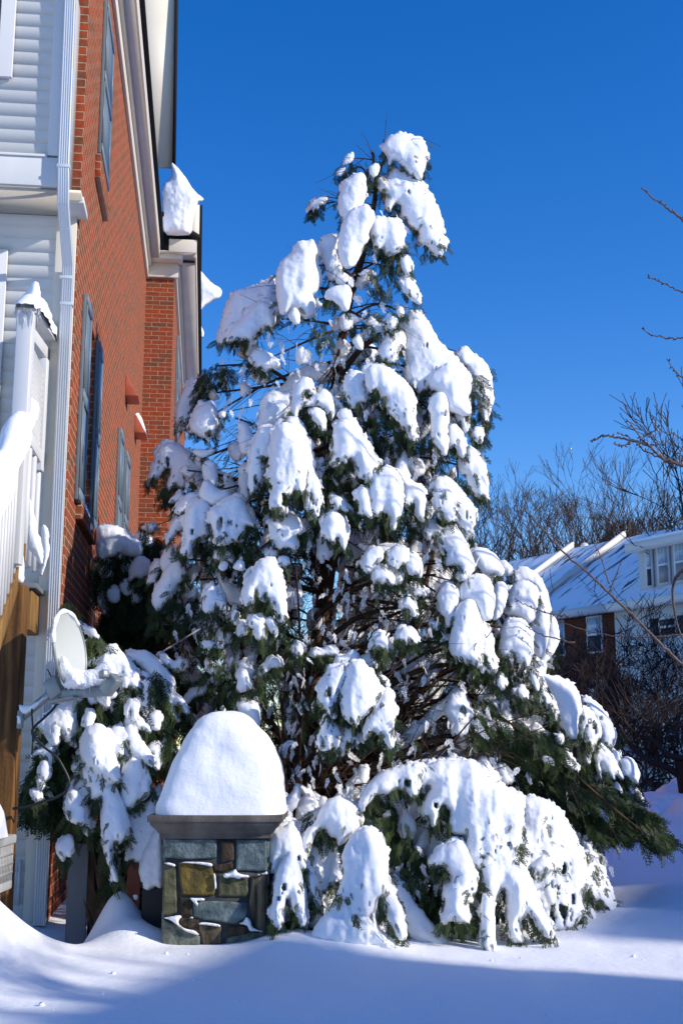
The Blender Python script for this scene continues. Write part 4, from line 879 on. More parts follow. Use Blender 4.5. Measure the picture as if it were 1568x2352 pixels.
for i, (s, dy) in enumerate([('130,725 200,730 265,750 265,785 210,765 135,745', 0), ('310,735 400,718 560,720 715,735 712,785 640,765 530,745 400,735', 0), ('720,835 750,880 762,1000 755,1090 740,1060 735,950', 0), ('830,870 920,850 990,800 1010,850 1070,875 1155,885 1150,915 1060,915 1040,935 950,905 860,925', 0),
                             ('1185,905 1240,875 1320,865 1375,830 1378,875 1290,880', 0), ('320,1125 350,1125 460,1160 620,1158 615,1192 520,1190 540,1230 525,1260 505,1230 465,1195 440,1160', 0), ('110,1400 200,1385 320,1365 345,1390 310,1420 300,1475 380,1530 500,1550 565,1615 500,1600 400,1570 300,1500 200,1420', 0),
                             ('430,1400 460,1380 500,1408', 0), ('545,1460 600,1450 720,1460 800,1480 822,1508 740,1500 600,1480 550,1482', 0), ('1020,1475 1090,1440 1120,1380 1170,1420 1190,1510 1260,1545 1330,1560 1340,1580 1250,1560 1160,1565 1140,1500 1090,1480', 0), ('1165,1800 1200,1750 1240,1765 1300,1830 1350,1850 1200,1850', 0)]):
    mb = MB(); inflate(mb, pts('K', s), PY - .01, step=1.8, rcap=5, thick=1.6, lean=0, seed=400 + i, warp=.6, smooth_n=1); mb.build('snow_patch', 'snow', pier, smooth=True)
# moulded concrete cap
cx, cyy = (x0 + x1) / 2, PY + dep / 2; hw = dep / 2
zc = lambda v: P(492, v, PY)[2]
pf = [(hw - .005, zc(1927)), (hw + .022, zc(1925)), (hw + .022, zc(1914)), (hw + .032, zc(1912)), (hw + .040, zc(1905)), (hw + .060, zc(1898)), (hw + .072, zc(1892)), (hw + .072, zc(1887)), (hw + .086, zc(1886)), (hw + .086, zc(1871)), (hw * .2, zc(1868))]
m = MB(); V_ = []
for h_, z_ in pf: V_ += [(cx - h_, cyy - h_, z_), (cx + h_, cyy - h_, z_), (cx + h_, cyy + h_, z_), (cx - h_, cyy + h_, z_)]
fs = [(k * 4 + j, k * 4 + (j + 1) % 4, k * 4 + 4 + (j + 1) % 4, k * 4 + 4 + j) for k in range(len(pf) - 1) for j in range(4)] + [(3, 2, 1, 0), tuple(len(pf) * 4 - 4 + j for j in range(4))]
m.add(V_, fs); m.build('cap', 'concrete', pier, bevel=.003)
# the hat of snow: a rounded loaf on a square foot
zb = zc(1871) + .001; ztop = P(492, 1627, PY + hw)[2]; H_ = ztop - zb; W0 = hw + .078
nt_, nh = 96, 60; vv = np.zeros((nh, nt_, 3))
for i in range(nh):
    f = i / (nh - 1); z_ = math.sin(f * math.pi / 2)**.92 if f < 1 else 1
    wz = 1 - .37 * min(z_ / .82, 1)**1.15; 
    if z_ > .55: wz *= math.sqrt(max(0, 1 - ((z_ - .55) / .45)**2.6)) 
    pw = 5.5 - 2.8 * z_
    for j in range(nt_):
        th = 2 * math.pi * j / nt_; c_, s_ = math.cos(th), math.sin(th); rr = 1 / (abs(c_)**pw + abs(s_)**pw)**(1 / pw)
        vv[i, j] = (cx + .012 + W0 * wz * rr * c_ + .02 * z_, cyy + W0 * wz * rr * s_, zb + H_ * z_)
nn = fbm(vv[..., 0] * 9 + vv[..., 1] * 4, vv[..., 2] * 9, 61, 4); nn2 = fbm(vv[..., 0] * 3 + vv[..., 1] * 2, vv[..., 2] * 3, 71, 2)
ctr = np.array([cx, cyy, zb + .2]); dr = vv - ctr; dr /= np.linalg.norm(dr, axis=-1, keepdims=True)
edge = np.clip((vv[..., 2] - zb) / .06, 0, 1)[..., None]
vv += dr * (nn[..., None] * .008 + nn2[..., None] * .035) * edge
m = MB(); m.grid(np.concatenate([vv, vv[:, :1]], 1)[::-1]); m.build('snow_cap', 'snow', pier, smooth=True)

# ------------------------------------------------------------------ the brick end house
A_ = R(6.4)
c1 = P(165, 900, 8.28); c1[2] = -.4
H1 = Frame(c1, A_)
house = thing('brick_townhouse', tuple(c1), 'near townhouse with sunlit brick side wall, white siding back and grey shutters', 'house', rz=A_, local=True)
def Wq(u, v, p=0): a = H1.hit(u, v, 0, p); return a[1], a[2]
def Wp(u, v, q=0): a = H1.hit(u, v, 1, q); return a[0], a[2]
Lq = Wq(334, 700)[0]; ZE = Wq(330, 588)[1]; ZB = .0
zr = H1.loc(P(0, 1176, 1))[2]
c2p = lambda x, y: (x / 2.24 * .784, (750 + y / 2.24) * .784)
c1p = lambda x, y: (x / 2.24 * .784, y / 2.24 * .784)
def rect(lst, p=0):
    a = [Wq(u, v, p) for u, v in lst]; return min(x[0] for x in a), max(x[0] for x in a), a
w1L = Wq(*c2p(545, 250)), Wq(*c2p(580, 320)), Wq(*c2p(485, 1640)), Wq(*c2p(520, 1705))
w1R = Wq(*c2p(627, 545)), Wq(*c2p(657, 610)), Wq(*c2p(580, 1700)), Wq(*c2p(607, 1725))
qa, qb = (w1L[1][0] + w1L[3][0]) / 2, (w1R[0][0] + w1R[2][0]) / 2; zt1 = (w1L[0][1] + w1R[0][1]) / 2; zb1 = (w1L[2][1] + w1R[2][1]) / 2
w2L = Wq(*c2p(775, 1108)), Wq(*c2p(797, 1170)), Wq(*c2p(750, 1770)); w2R = Wq(*c2p(814, 1288)), Wq(*c2p(838, 1330)), Wq(*c2p(800, 1790))
qc, qd = w2L[1][0], w2R[0][0]; zt2 = (w2L[0][1] + w2R[0][1]) / 2; zb2 = zt2 - (zt1 - zb1)
# brick shell as one mesh with the two window openings cut in it
m = MB(); holes = [(qa, qb, zb1, zt1), (qc, qd, zb2, zt2)]
qs = sorted({0, Lq, qa, qb, qc, qd}); zs = sorted({ZB, ZE, zb1, zt1, zb2, zt2})
for i in range(len(qs) - 1):
    for j in range(len(zs) - 1):
        qm, zm = (qs[i] + qs[i + 1]) / 2, (zs[j] + zs[j + 1]) / 2
        if any(h[0] < qm < h[1] and h[2] < zm < h[3] for h in holes): continue
        m.add([(0, qs[i], zs[j]), (0, qs[i + 1], zs[j]), (0, qs[i + 1], zs[j + 1]), (0, qs[i], zs[j + 1])], [(0, 1, 2, 3)])
for h in holes:
    a, b, c, d = h; D_ = -.10
    m.add([(0, a, c), (D_, a, c), (D_, a, d), (0, a, d)], [(0, 1, 2, 3)]); m.add([(0, b, c), (D_, b, c), (D_, b, d), (0, b, d)], [(3, 2, 1, 0)])
    m.add([(0, a, d), (D_, a, d), (D_, b, d), (0, b, d)], [(0, 1, 2, 3)]); m.add([(0, a, c), (D_, a, c), (D_, b, c), (0, b, c)], [(3, 2, 1, 0)])
m.add([(0, 0, ZB), (-.16, 0, ZB), (-.16, 0, ZE), (0, 0, ZE)], [(3, 2, 1, 0)])     # return at the near corner
m.add([(0, Lq, ZB), (-9, Lq, ZB), (-9, Lq, ZE), (0, Lq, ZE)], [(0, 1, 2, 3)])
wall = m.build('brick_wall', 'brick', house)
def shutter(q0, q1, z0, z1, rt, p=0.0):
    s = MB(); s.box((p + .002, q0, z0), (p + .030, q1, z1)); o = s.build('shutter', 'shutter', rt, bevel=.003)
    wq = q1 - q0; fr = MB(); mm = (z0 + z1) / 2
    for a, b in ((z0, z0 + .09), (mm - .05, mm + .05), (z1 - .09, z1)): fr.box((p + .030, q0 + .003, a), (p + .042, q1 - .003, b))
    for a, b in ((q0, q0 + .055), (q1 - .055, q1)): fr.box((p + .030, a, z0 + .09), (p + .041, b, mm - .05)); fr.box((p + .030, a, mm + .05), (p + .041, b, z1 - .09))
    for a, b in ((z0 + .12, mm - .08), (mm + .08, z1 - .12)): fr.box((p + .030, q0 + .08, a), (p + .036, q1 - .08, b))
    f = fr.build('shutter_frame', 'shutter', o)
    return o
shutter(w1L[0][0], qa - .01, zb1 - .02, zt1, house); shutter(qb + .01, (w1R[1][0] + w1R[3][0]) / 2, zb1 - .02, zt1, house)
shutter(w2L[0][0], qc - .01, zb2, zt2, house); shutter(qd + .01, w2R[1][0], zb2, zt2, house)
for a, b, c, d in holes:
    m = MB(); m.box((-.10, a + .045, c + .05), (-.09, b - .045, d - .05)); pn = m.build('window', 'glass', house)
    m = MB()
    for q0, q1, z0, z1 in ((a, b, c, c + .05), (a, b, d - .05, d), (a, a + .05, c, d), (b - .05, b, c, d), (a, b, (c + d) / 2 - .02, (c + d) / 2 + .02)): m.box((-.098, q0, z0), (-.07, q1, z1))
    m.build('frame', 'white_paint', pn)
s0 = Wq(*c2p(500, 1750)); s1 = Wq(*c2p(590, 1850))
m = MB(); m.box((-.10, s0[0] - .05, zb1 - .14), (.045, max(s1[0], qb) + .05, zb1 - .005)); sill = m.build('window_sill', 'brick', house, bevel=.004)
m = MB(); inflate(m, [c2p(*t) for t in [(505, 1700), (525, 1540), (545, 1560), (570, 1640), (590, 1700), (620, 1800), (600, 1815), (570, 1830), (540, 1790), (505, 1760)]], float(P(205, 1150, 9.6)[1]), rcap=18, seed=90, jag=4, lean=.1); 
o = m.build('sill_snow', 'snow'); o.location = (0, 0, 0); o.parent = house; o.matrix_parent_inverse = (Matrix.Translation(Vector(c1)) @ Matrix.Rotation(A_, 4, 'Z')).inverted()
# upper shutter and its sill
u3 = Wq(*c1p(640, 1000)), Wq(*c1p(688, 1200)), Wq(*c1p(683, 0)), Wq(*c1p(727, 280))
qu0 = (u3[0][0] + u3[2][0]) / 2; qu1 = (u3[1][0] + u3[3][0]) / 2
shutter(qu0, qu1, u3[0][1], u3[2][1], house)
m = MB(); m.box((0, qu0 - .12, u3[0][1] - .28), (.045, qu1 + .02, u3[0][1] - .07)); m.build('window_sill', 'brick', house, bevel=.004)
# sloping vent hoods
for (a, b, sn) in [((822, 830), (885, 915), 0), ((882, 1100), (948, 1165), 1)]:
    q0, z0 = Wq(*c2p(a[0], a[1] + 75)); q1, z1 = Wq(*c2p(b[0], b[1])); ztp = Wq(*c2p(*a))[1]; zlo = Wq(*c2p(a[0], b[1] + (0 if not sn else -10)))[1]
    q1 = q0 + .38; d_ = .15; hh = .24
    v = [(0.002, q0, zlo), (d_, q0, zlo), (d_, q1, zlo), (0.002, q1, zlo), (0.002, q0, zlo + hh), (.02, q0, zlo + hh), (.02, q1, zlo + hh), (0.002, q1, zlo + hh)]
    m = MB(); m.hexa(v); vh = m.build('vent_hood', 'hood', house, bevel=.003)
    if sn:
        g_ = np.zeros((14, 14, 3)); 
        for i in range(14):
            for j in range(14):
                fu, fv = i / 13, j / 13; e = math.sin(math.pi * fu)**.5 * math.sin(math.pi * fv)**.5
                g_[i, j] = (.0 + d_ * fu, q0 + (q1 - q0) * fv, zlo + hh * (1 - fu) + .16 * e * (1 - .4 * fu) + .01 * random.random())
        m = MB(); m.grid(g_); m.build('hood_snow', 'snow', vh, smooth=True)
# eaves: frieze, soffit, fascia, roof edge, roof
OV = .20
q_end = Lq + .02; q_st = -1.2
m = MB(); m.box((0.0, q_st, ZE - .02), (.035, q_end, ZE + .16)); m.box((.0, q_st, ZE + .16), (.075, q_end, ZE + .24)); m.build('frieze', 'cream', house, bevel=.004)
m = MB(); m.box((0.0, q_st, ZE + .24), (OV - .022, q_end, ZE + .262)); m.build('soffit', 'vinyl', house)
m = MB(); m.box((OV - .02, q_st, ZE + .23), (OV, q_end, ZE + .47)); m.build('fascia', 'cream', house, bevel=.003)
m = MB(); m.hexa([(-5, q_st, ZE + 3.6), (OV + .05, q_st, ZE + .48), (OV + .05, q_end, ZE + .48), (-5, q_end, ZE + 3.6), (-5, q_st, ZE + 3.66), (OV + .05, q_st, ZE + .53), (OV + .05, q_end, ZE + .53), (-5, q_end, ZE + 3.66)]); m.build('roof', 'shingle', house)
m = MB(); nq = 90; gr = np.zeros((nq, 10, 3))
for i in range(nq):
    q = q_st + (q_end - q_st) * i / (nq - 1); th = .03 + .09 * max(0, fbm(np.array([q * 1.3]), np.array([3.]), 81)[0] + .25)
    for j in range(10):
        f = j / 9; e = OV + .03 - .35 * f; gr[i, j] = (e, q, ZE + .535 + .62 * .35 * f + th * math.sin(min(1, f * 2.2 + .02) * math.pi / 2))
m.grid(gr); m.build('roof_snow', 'snow', house, smooth=True)
# steep upper gable slope with cream underside
gA = P(386, 405, 17.4); gB = P(398, 360, 17.4)
a0 = H1.loc(P(372, 415, 17.3)); b0 = H1.loc(P(396, 385, 17.3)); a1 = H1.loc(P(362, -60, 16.2)); wdt = b0[0] - a0[0]
m = MB(); zz0 = b0[2]; q0 = b0[1]; qn = q0 - 1.1; zn = H1.loc(P(397, -70, 16.25))[2]; pr = b0[0]; pl_ = pr - .8
m.hexa([(pl_, q0, zz0), (pr, q0, zz0), (pr, q0 + .04, zz0), (pl_, q0 + .04, zz0), (pl_, qn, zn), (pr, qn, zn), (pr, qn + .04, zn), (pl_, qn + .04, zn)]); m.build('gable_soffit', 'cream', house)
m = MB(); m.hexa([(pr + .002, q0 - .02, zz0 - .12), (pr + .045, q0 - .02, zz0 - .12), (pr + .045, q0 + .3, zz0), (pr + .002, q0 + .3, zz0), (pr + .002, qn - .02, zn), (pr + .045, qn - .02, zn), (pr + .045, qn + .3, zn), (pr + .002, qn + .3, zn)]); m.build('roof_edge', 'shingle', house)
# rear of the house: upper bay that juts out, lower wall set back
qbay = -.42; ql = -.02
zs1 = Wp(60, 428, qbay)[1]; zband = Wp(60, 364, qbay)[1]; ztop_ = Wp(60, -60, qbay)[1]
def clap(mb, p0, p1, z0, z1, q, ex=.1016):
    z = z0
    while z < z1 - .005:
        z2 = min(z + ex, z1); v = [(p0, q - .009, z), (p1, q - .009, z), (p1, q - .002, z2), (p0, q - .002, z2), (p0, q, z), (p1, q, z)]
        mb.add(v, [(0, 1, 2, 3), (0, 4, 5, 1)]); z = z2
pL = -4.5; pBt = Wp(116, 250, qbay)[0]; pB = Wp(150, 400, qbay)[0]
m = MB(); clap(m, pL, pBt, zband + .02, ztop_, qbay); m.build('bay_siding', 'vinyl', house)
m = MB(); m.box((pL, qbay, zs1), (pB, 0, ztop_)); m.build('bay', 'vinyl', house)
m = MB(); m.box((pBt, qbay - .03, zband + .02), (pB + .002, qbay - .001, ztop_)); m.box((pL, qbay - .034, zs1 - .004), (pB + .004, qbay - .001, zband)); m.box((pL, qbay - .045, zband), (pBt, qbay - .002, zband + .02)); m.build('bay_trim', 'white_paint', house, bevel=.003)
m = MB(); wx1 = Wp(29, 200, qbay)[0]; wz0 = Wp(10, 184, qbay)[1]; m.box((pL, qbay - .05, wz0), (wx1, qbay - .015, ztop_)); wf = m.build('window', 'white_paint', house, bevel=.004)
m = MB(); m.box((pL + .1, qbay - .054, wz0 + .1), (wx1 - .1, qbay - .05, ztop_)); m.build('pane', 'glass', wf)
m = MB(); bz0 = Wp(175, 500, -.05)[1]; m.box((pL, qbay + .01, zs1 - .03), (.05, -.03, zs1 - .005)); m.build('bay_soffit', 'cream', house)
m = MB(); e = H1.hit(188, 470, 1, -.1); m.box((pB - .02, -.30, bz0), (.06, -.012, zs1)); m.build('beam_end', 'white_paint', house, bevel=.004)
pT0 = Wp(128, 600, ql)[0]; pT1 = -.005
zlow = 0.0
m = MB(); clap(m, pL, pT0, zlow, zs1 - .03, ql); m.build('lower_siding', 'vinyl', house)
m = MB(); m.box((pT0, ql - .03, zlow), (-.012, ql + .015, zs1 - .03)); m.build('corner_board', 'cream', house, bevel=.003)
m = MB(); a = Wp(0, 700, ql)[0]; b = Wp(14, 700, ql)[0]; zz = Wp(10, 578, ql)[1]; m.box((b - 1.2, ql - .05, zz - 2.4), (b, ql - .015, zz)); df = m.build('door_frame', 'white_paint', house, bevel=.004)
m = MB(); m.box((b - 1.1, ql - .054, zz - 2.4), (b - .12, ql - .05, zz - .1)); m.build('pane', 'glass', df)
# downspout
def spout(mb, path, wx=.078, wy=.055, prof=5):
    """corrugated rectangular pipe along local points"""
    sec = []
    for i in range(prof * 4 + 1):
        f = i / (prof * 4); sec.append((-wx / 2 + wx * f, -wy / 2 - (.004 if (i // 2) % 2 else 0)))
    sec += [(wx / 2, wy / 2), (-wx / 2, wy / 2)]; n = len(sec); V = []
    for k, p in enumerate(path): V += [(p[0] + sx, p[1] + sy, p[2]) for sx, sy in sec]
    fs = [(k * n + i, k * n + (i + 1) % n, k * n + n + (i + 1) % n, k * n + n + i) for k in range(len(path) - 1) for i in range(n)]
    mb.add(V, fs)
L3 = lambda u, v, q: tuple(H1.hit(u, v, 1, q))
m = MB(); yt = qbay - .065
pth = [L3(164, -60, yt), L3(146.5, 392, yt), L3(146, 470, yt + .02), L3(157, 612, ql - .08), L3(91.5, 2125, ql - .08)]
spout(m, pth); ds = m.build('downspout', 'downspout', house)
m = MB()
for u, v, q in ((147, 385, yt), (153, 640, ql - .08), (154, 700, ql - .08)):
    a = L3(u, v, q); m.box((a[0] - .046, a[1] - .034, a[2] - .012), (a[0] + .046, a[1] + .03, a[2] + .012))
m.build('strap', 'downspout', ds, bevel=.002)
# things low on the wall: foundation strip, small vertical conduit
m = MB(); a = L3(48, 1975, ql - .03); b = L3(41, 2080, ql - .03); m.tube([a, b], .012, 8); m.build('conduit', 'downspout', house, smooth=True)

# ------------------------------------------------------------------ next house of the row
OV = .32
n0 = H1.hit(334, 900, 1, Lq); pst = H1.hit(393, 900, 1, Lq)[0]
c2w = np.array(c1) + np.array([math.cos(A_) * 0 - math.sin(A_) * Lq, math.cos(A_) * Lq, 0])
H2 = Frame(c2w, A_)
house2 = thing('brick_townhouse', tuple(c2w), 'second townhouse stepping forward in dark red brick behind the first, snow cornices on its roof', 'house', rz=A_, local=True)
L2 = 9.5
m = MB(); m.add([(0, 0, 0), (pst, 0, 0), (pst, 0, ZE), (0, 0, ZE)], [(0, 1, 2, 3)]); m.add([(pst, 0, 0), (pst, L2, 0), (pst, L2, ZE), (pst, 0, ZE)], [(0, 1, 2, 3)]); m.add([(pst, L2, 0), (-6, L2, 0), (-6, L2, ZE), (pst, L2, ZE)], [(0, 1, 2, 3)])
m.build('brick_wall', 'brick', house2)
def W2(u, v): a = H2.hit(u, v, 0, pst); return a[1], a[2]
a = W2(*c2p(1160, 520)); b = W2(*c2p(1176, 620)); c = W2(*c2p(1146, 1170)); shutter(a[0], b[0], c[1], a[1], house2, pst)
zk = ZE
m = MB(); m.box((-.02, -.05, zk), (pst + .06, 0, zk + .22)); m.box((-.02, -.22, zk + .22), (pst + .12, 0, zk + .30)); m.box((pst, 0, zk), (pst + .04, L2, zk + .22)); m.box((pst + .04, 0, zk + .16), (pst + .08, L2, zk + .24)); m.build('frieze', 'cream', house2, bevel=.004)
m = MB(); m.box((0.0, -OV + .05, zk + .30), (pst + OV, 0, zk + .325)); m.box((pst, 0, zk + .24), (pst + OV - .02, L2, zk + .26)); m.build('soffit', 'vinyl', house2)
m = MB(); m.box((OV + .01, -OV + .03, zk + .30), (pst + OV + .004, -OV + .05, zk + .50)); m.box((pst + OV - .02, -OV + .05, zk + .23), (pst + OV, L2, zk + .48)); m.build('fascia', 'cream', house2, bevel=.003)
m = MB(); m.hexa([(-4, -OV, zk + 3.4), (pst + OV + .06, -OV, zk + .505), (pst + OV + .06, L2, zk + .505), (-4, L2, zk + 3.4), (-4, -OV, zk + 3.46), (pst + OV + .06, -OV, zk + .56), (pst + OV + .06, L2, zk + .56), (-4, L2, zk + 3.46)]); m.build('roof', 'shingle', house2)
m = MB(); b1 = H2.loc(P(453, 610, 17.9)); 
q0 = H2.loc(P(452, 600, 21))[1]; z0_ = H2.loc(P(452, 615, 21))[2]; z1_ = H2.loc(P(454, 470, 20.2))[2]; pr2 = H2.loc(P(457, 600, 21))[0]
m.hexa([(pr2 - .3, q0, z0_), (pr2, q0, z0_), (pr2, q0 + .05, z0_), (pr2 - .3, q0 + .05, z0_), (pr2 - .3, q0 - .8, z1_), (pr2, q0 - .8, z1_), (pr2, q0 - .75, z1_), (pr2 - .3, q0 - .75, z1_)]); m.build('gable_soffit', 'cream', house2)
m = MB(); m.hexa([(pr2 + .002, q0, z0_), (pr2 + .05, q0, z0_), (pr2 + .05, q0 + .3, z0_), (pr2 + .002, q0 + .3, z0_), (pr2 + .002, q0 - .8, z1_), (pr2 + .05, q0 - .8, z1_), (pr2 + .05, q0 - .5, z1_), (pr2 + .002, q0 - .5, z1_)]); m.build('roof_edge', 'shingle', house2)
inv2 = (Matrix.Translation(Vector(c2w)) @ Matrix.Rotation(A_, 4, 'Z')).inverted()
def snow_on(poly, Y, name, root, inv, **kw):
    m = MB(); inflate(m, poly, Y, **kw); o = m.build(name, 'snow'); o.data.polygons.foreach_set('use_smooth', [True] * len(o.data.polygons)); o.parent = root; o.matrix_parent_inverse = inv; return o
snow_on([c1p(*t) for t in [(1065, 1210), (1110, 1180), (1130, 1140), (1120, 1060), (1150, 1080), (1195, 1130), (1240, 1200), (1290, 1270), (1345, 1310), (1320, 1325), (1300, 1330), (1285, 1380), (1265, 1440), (1258, 1545), (1180, 1545), (1075, 1545), (1068, 1400), (1060, 1300)]], 16.4, 'roof_snow', house2, inv2, seed=501, rcap=26, lean=.15, rough=1.4, smooth_n=1, warp=1.5)
snow_on([c2p(*t) for t in [(1275, 60), (1310, 90), (1350, 130), (1400, 185), (1450, 210), (1462, 240), (1440, 275), (1400, 290), (1370, 310), (1340, 330), (1310, 370), (1295, 330), (1285, 200)]], 20.0, 'roof_snow', house2, inv2, seed=502, rcap=22, lean=.5, warp=1.5)
snow_on([c2p(*t) for t in [(1312, 450), (1330, 470), (1345, 525), (1318, 538), (1306, 510)]], 25.0, 'roof_snow', house2, inv2, seed=503, rcap=10, lean=.2)
snow_on([c2p(*t) for t in [(1262, -80), (1278, -70), (1285, -40), (1272, -10), (1262, -30)]], 18.5, 'roof_snow', house2, inv2, seed=504, rcap=10, lean=.2)
# far downspout
m = MB(); q5 = L2 - .3
pp = [tuple(H2.hit(u, v, 1, q5)) for u, v in ((431, 790), (430, 830), (421, 870), (420, 900), (414, 1230))]
m.tube(pp, .055, 6); m.build('downspout', 'downspout', house2)

# ------------------------------------------------------------------ deck stair with snow-laden rails
pn = H1.loc(P(62, 1000, 7.55))[0]
dk0 = P(30, 2100, 7.5); dk0[2] = 0
deck = thing('deck_stair', tuple(dk0), 'white painted deck stair on brown timber posts, rails heaped with snow', 'stairs')
def WR(u, v, p=pn):
    a = H1.hit(u, v, 0, p); w = np.array([math.cos(A_) * a[0] - math.sin(A_) * a[1], math.sin(A_) * a[0] + math.cos(A_) * a[1], a[2]]) + c1; return w
qx = np.array([-math.sin(A_), math.cos(A_), 0]); px_ = np.array([math.cos(A_), math.sin(A_), 0]); ez = np.array([0, 0, 1.])
def obox(mb, a, b, wid, h0, h1):
    """prism between two points a, b (world), wid across (along px_), from -h0 to +h1 in z"""
    v = [a - px_ * wid / 2 - ez * h0, a + px_ * wid / 2 - ez * h0, b + px_ * wid / 2 - ez * h0, b - px_ * wid / 2 - ez * h0, a - px_ * wid / 2 + ez * h1, a + px_ * wid / 2 + ez * h1, b + px_ * wid / 2 + ez * h1, b - px_ * wid / 2 + ez * h1]
    mb.hexa(v)
newel_t = WR(62, 718); nb = WR(44, 1310)
m = MB(); v0 = newel_t; m.box((v0[0] - .048, v0[1] - .048, nb[2]), (v0[0] + .048, v0[1] + .048, newel_t[2])); m.build('newel_post', 'white_paint', deck, bevel=.004)
# guard rail running back to the house
q_far = 1.0
gtop = newel_t; gfar = WR(121, 806); m = MB(); obox(m, gtop, gfar, .14, .0, .035); obox(m, gtop - ez * .09 + qx * .05, gfar - ez * .09, .04, .045, .045); m.build('top_rail', 'white_paint', deck, bevel=.003)
lo_a = WR(76, 1010); lo_b = WR(113, 1105); d0 = qx
lo_a = gtop * 1; lo_a[2] = WR(66, 1010)[2]; lo_b = gfar * 1; lo_b[2] = lo_a[2]
m = MB(); obox(m, lo_a, lo_b, .05, .045, .045); m.build('bottom_rail', 'white_paint', deck, bevel=.003)
m = MB(); v1 = gtop * .35 + gfar * .65; m.box((v1[0] - .035, v1[1] - .035, lo_a[2] - .1), (v1[0] + .035, v1[1] + .035, gtop[2] - .04)); m.box((gfar[0] - .035, gfar[1] - .07, lo_a[2] - .2), (gfar[0] + .035, gfar[1], gfar[2] - .04)); m.build('guard_post', 'white_paint', deck, bevel=.003)
m = MB(); A0 = gtop + qx * .05; LL = np.linalg.norm(v1 - gtop) - .08; zl, zh = lo_a[2] + .05, gtop[2] - .14; st_ = .045
t = -(zh - zl)
while t < LL:                                      # crossed laths
    for sgn in (1, -1):
        ta, tb_ = max(0, t), min(LL, t + (zh - zl))
        if tb_ > ta:
            za, zb_ = (zl + (ta - t), zl + (tb_ - t)) if sgn > 0 else (zh - (ta - t), zh - (tb_ - t))
            a = A0 + qx * ta; b = A0 + qx * tb_; a = np.array([a[0], a[1], za]) + px_ * .006 * sgn; b = np.array([b[0], b[1], zb_]) + px_ * .006 * sgn
            m.beam(a, b, .008, .022, up=tuple(px_)) if False else m.beam(a, b, .022, .009, up=tuple(px_))
    t += st_
m.build('lattice', 'white_paint', deck)
# stair rail: falls toward the camera
sa = WR(66, 930); sb = sa - qx * 1.5; slope = .80; sb = sb - ez * 1.5 * slope
m = MB(); obox(m, sa, sb, .09, .03, .03); m.build('stair_rail', 'white_paint', deck, bevel=.003)
ba = sa - ez * .98; bb_ = sb - ez * .98
for i in range(15):
    t = (i + .5) / 15 * .98; a = sa + (sb - sa) * t; m = MB(); m.box((a[0] - .013, a[1] - .013, a[2] - 1.0), (a[0] + .013, a[1] + .013, a[2] - .03)); m.build('baluster', 'white_paint', deck)
m = MB(); obox(m, ba + qx * .05, bb_, .05, .09, .07); m.build('stringer', 'timber_light', deck, bevel=.004)
for i in range(5):
    t = .12 + .18 * i; a = gtop + (gfar - gtop) * t; m = MB(); m.box((a[0] - .02, a[1] - .02, lo_a[2] - .80), (a[0] + .02, a[1] + .02, lo_a[2] - .05)); m.build('baluster', 'white_paint', deck)
# landing edge: snow, beam, joist, timber post
la = WR(58, 1352); lb = la + qx * .72
m = MB(); obox(m, la, lb, .09, .27, .0); m.build('joist', 'timber_light', deck, bevel=.005)
m = MB(); obox(m, la - qx * .02 + ez * .003, lb + qx * .02 + ez * .003, .15, .0, .035); m.build('decking_edge', 'grey_board', deck, bevel=.003)
m = MB(); pc = P(28, 1500, 7.45); m.box((pc[0] - .07, pc[1] - .07, -.3), (pc[0] + .07, pc[1] + .07, P(28, 1345, 7.45)[2])); m.build('timber_post', 'timber', deck, bevel=.006)
def snow_ridge(mb, a, b, wid, hgt, seed, n=40, k=14, side=0.0):
    a = np.array(a); b = np.array(b); gr = np.zeros((n, k, 3)); d = (b - a); hx = np.cross(d / np.linalg.norm(d), ez); hx /= np.linalg.norm(hx)
    for i in range(n):
        f = i / (n - 1); e = min(1, math.sin(math.pi * f)**.4 * 1.05) if 0 < f < 1 else 0.02
        nz = 1 + .3 * vn(np.array([f * 6 + seed]), np.array([1.5]), 91)[0]
        for j in range(k):
            t = math.pi * j / (k - 1); gr[i, j] = a + d * f + hx * math.cos(t) * wid / 2 * (.75 + .25 * e) * nz + ez * (math.sin(t) * hgt * e * nz - (.02 if j in (0, k - 1) else 0)) + hx * side * math.sin(t)
            gr[i, j] += .006 * vn(np.array([i * .7 + seed]), np.array([j * .9]), 92)[0]
    mb.grid(gr)
m = MB(); snow_ridge(m, gtop + ez * .036 - qx * .06, gfar + ez * .036, .17, .13, 1); m.build('rail_snow', 'snow', deck, smooth=True)
snow_m = MB(); inflate(snow_m, [c2p(*t) for t in [(125, 340), (135, 290), (170, 240), (200, 180), (230, 160), (255, 180), (270, 240), (280, 310), (262, 350), (200, 355), (140, 352)]], 7.5, rcap=30, lean=.2, seed=520, jag=2); snow_m.build('post_snow', 'snow', deck, smooth=True)
m = MB(); snow_ridge(m, sa + ez * .02 + qx * .06, sb + ez * .02, .17, .16, 5, n=60); m.build('rail_snow', 'snow', deck, smooth=True)
m = MB(); inflate(m, [c2p(*t) for t in [(170, 1925), (165, 1700), (180, 1560), (200, 1600), (240, 1750), (275, 1880), (290, 1960), (280, 2040), (230, 1960)]], 7.72, rcap=24, lean=.1, seed=522); m.build('landing_snow', 'snow', deck, smooth=True)
m = MB(); inflate(m, [(CR['G'][0] + a / 2.24) * .784 if False else ((a / 2.24) * .784, (1550 + b / 2.24) * .784) for a, b in [(70, 210), (105, 160), (150, 140), (165, 200), (162, 355), (80, 355), (65, 300)]], 7.4, rcap=16, lean=.1, seed=523); m.build('landing_snow', 'snow', deck, smooth=True)
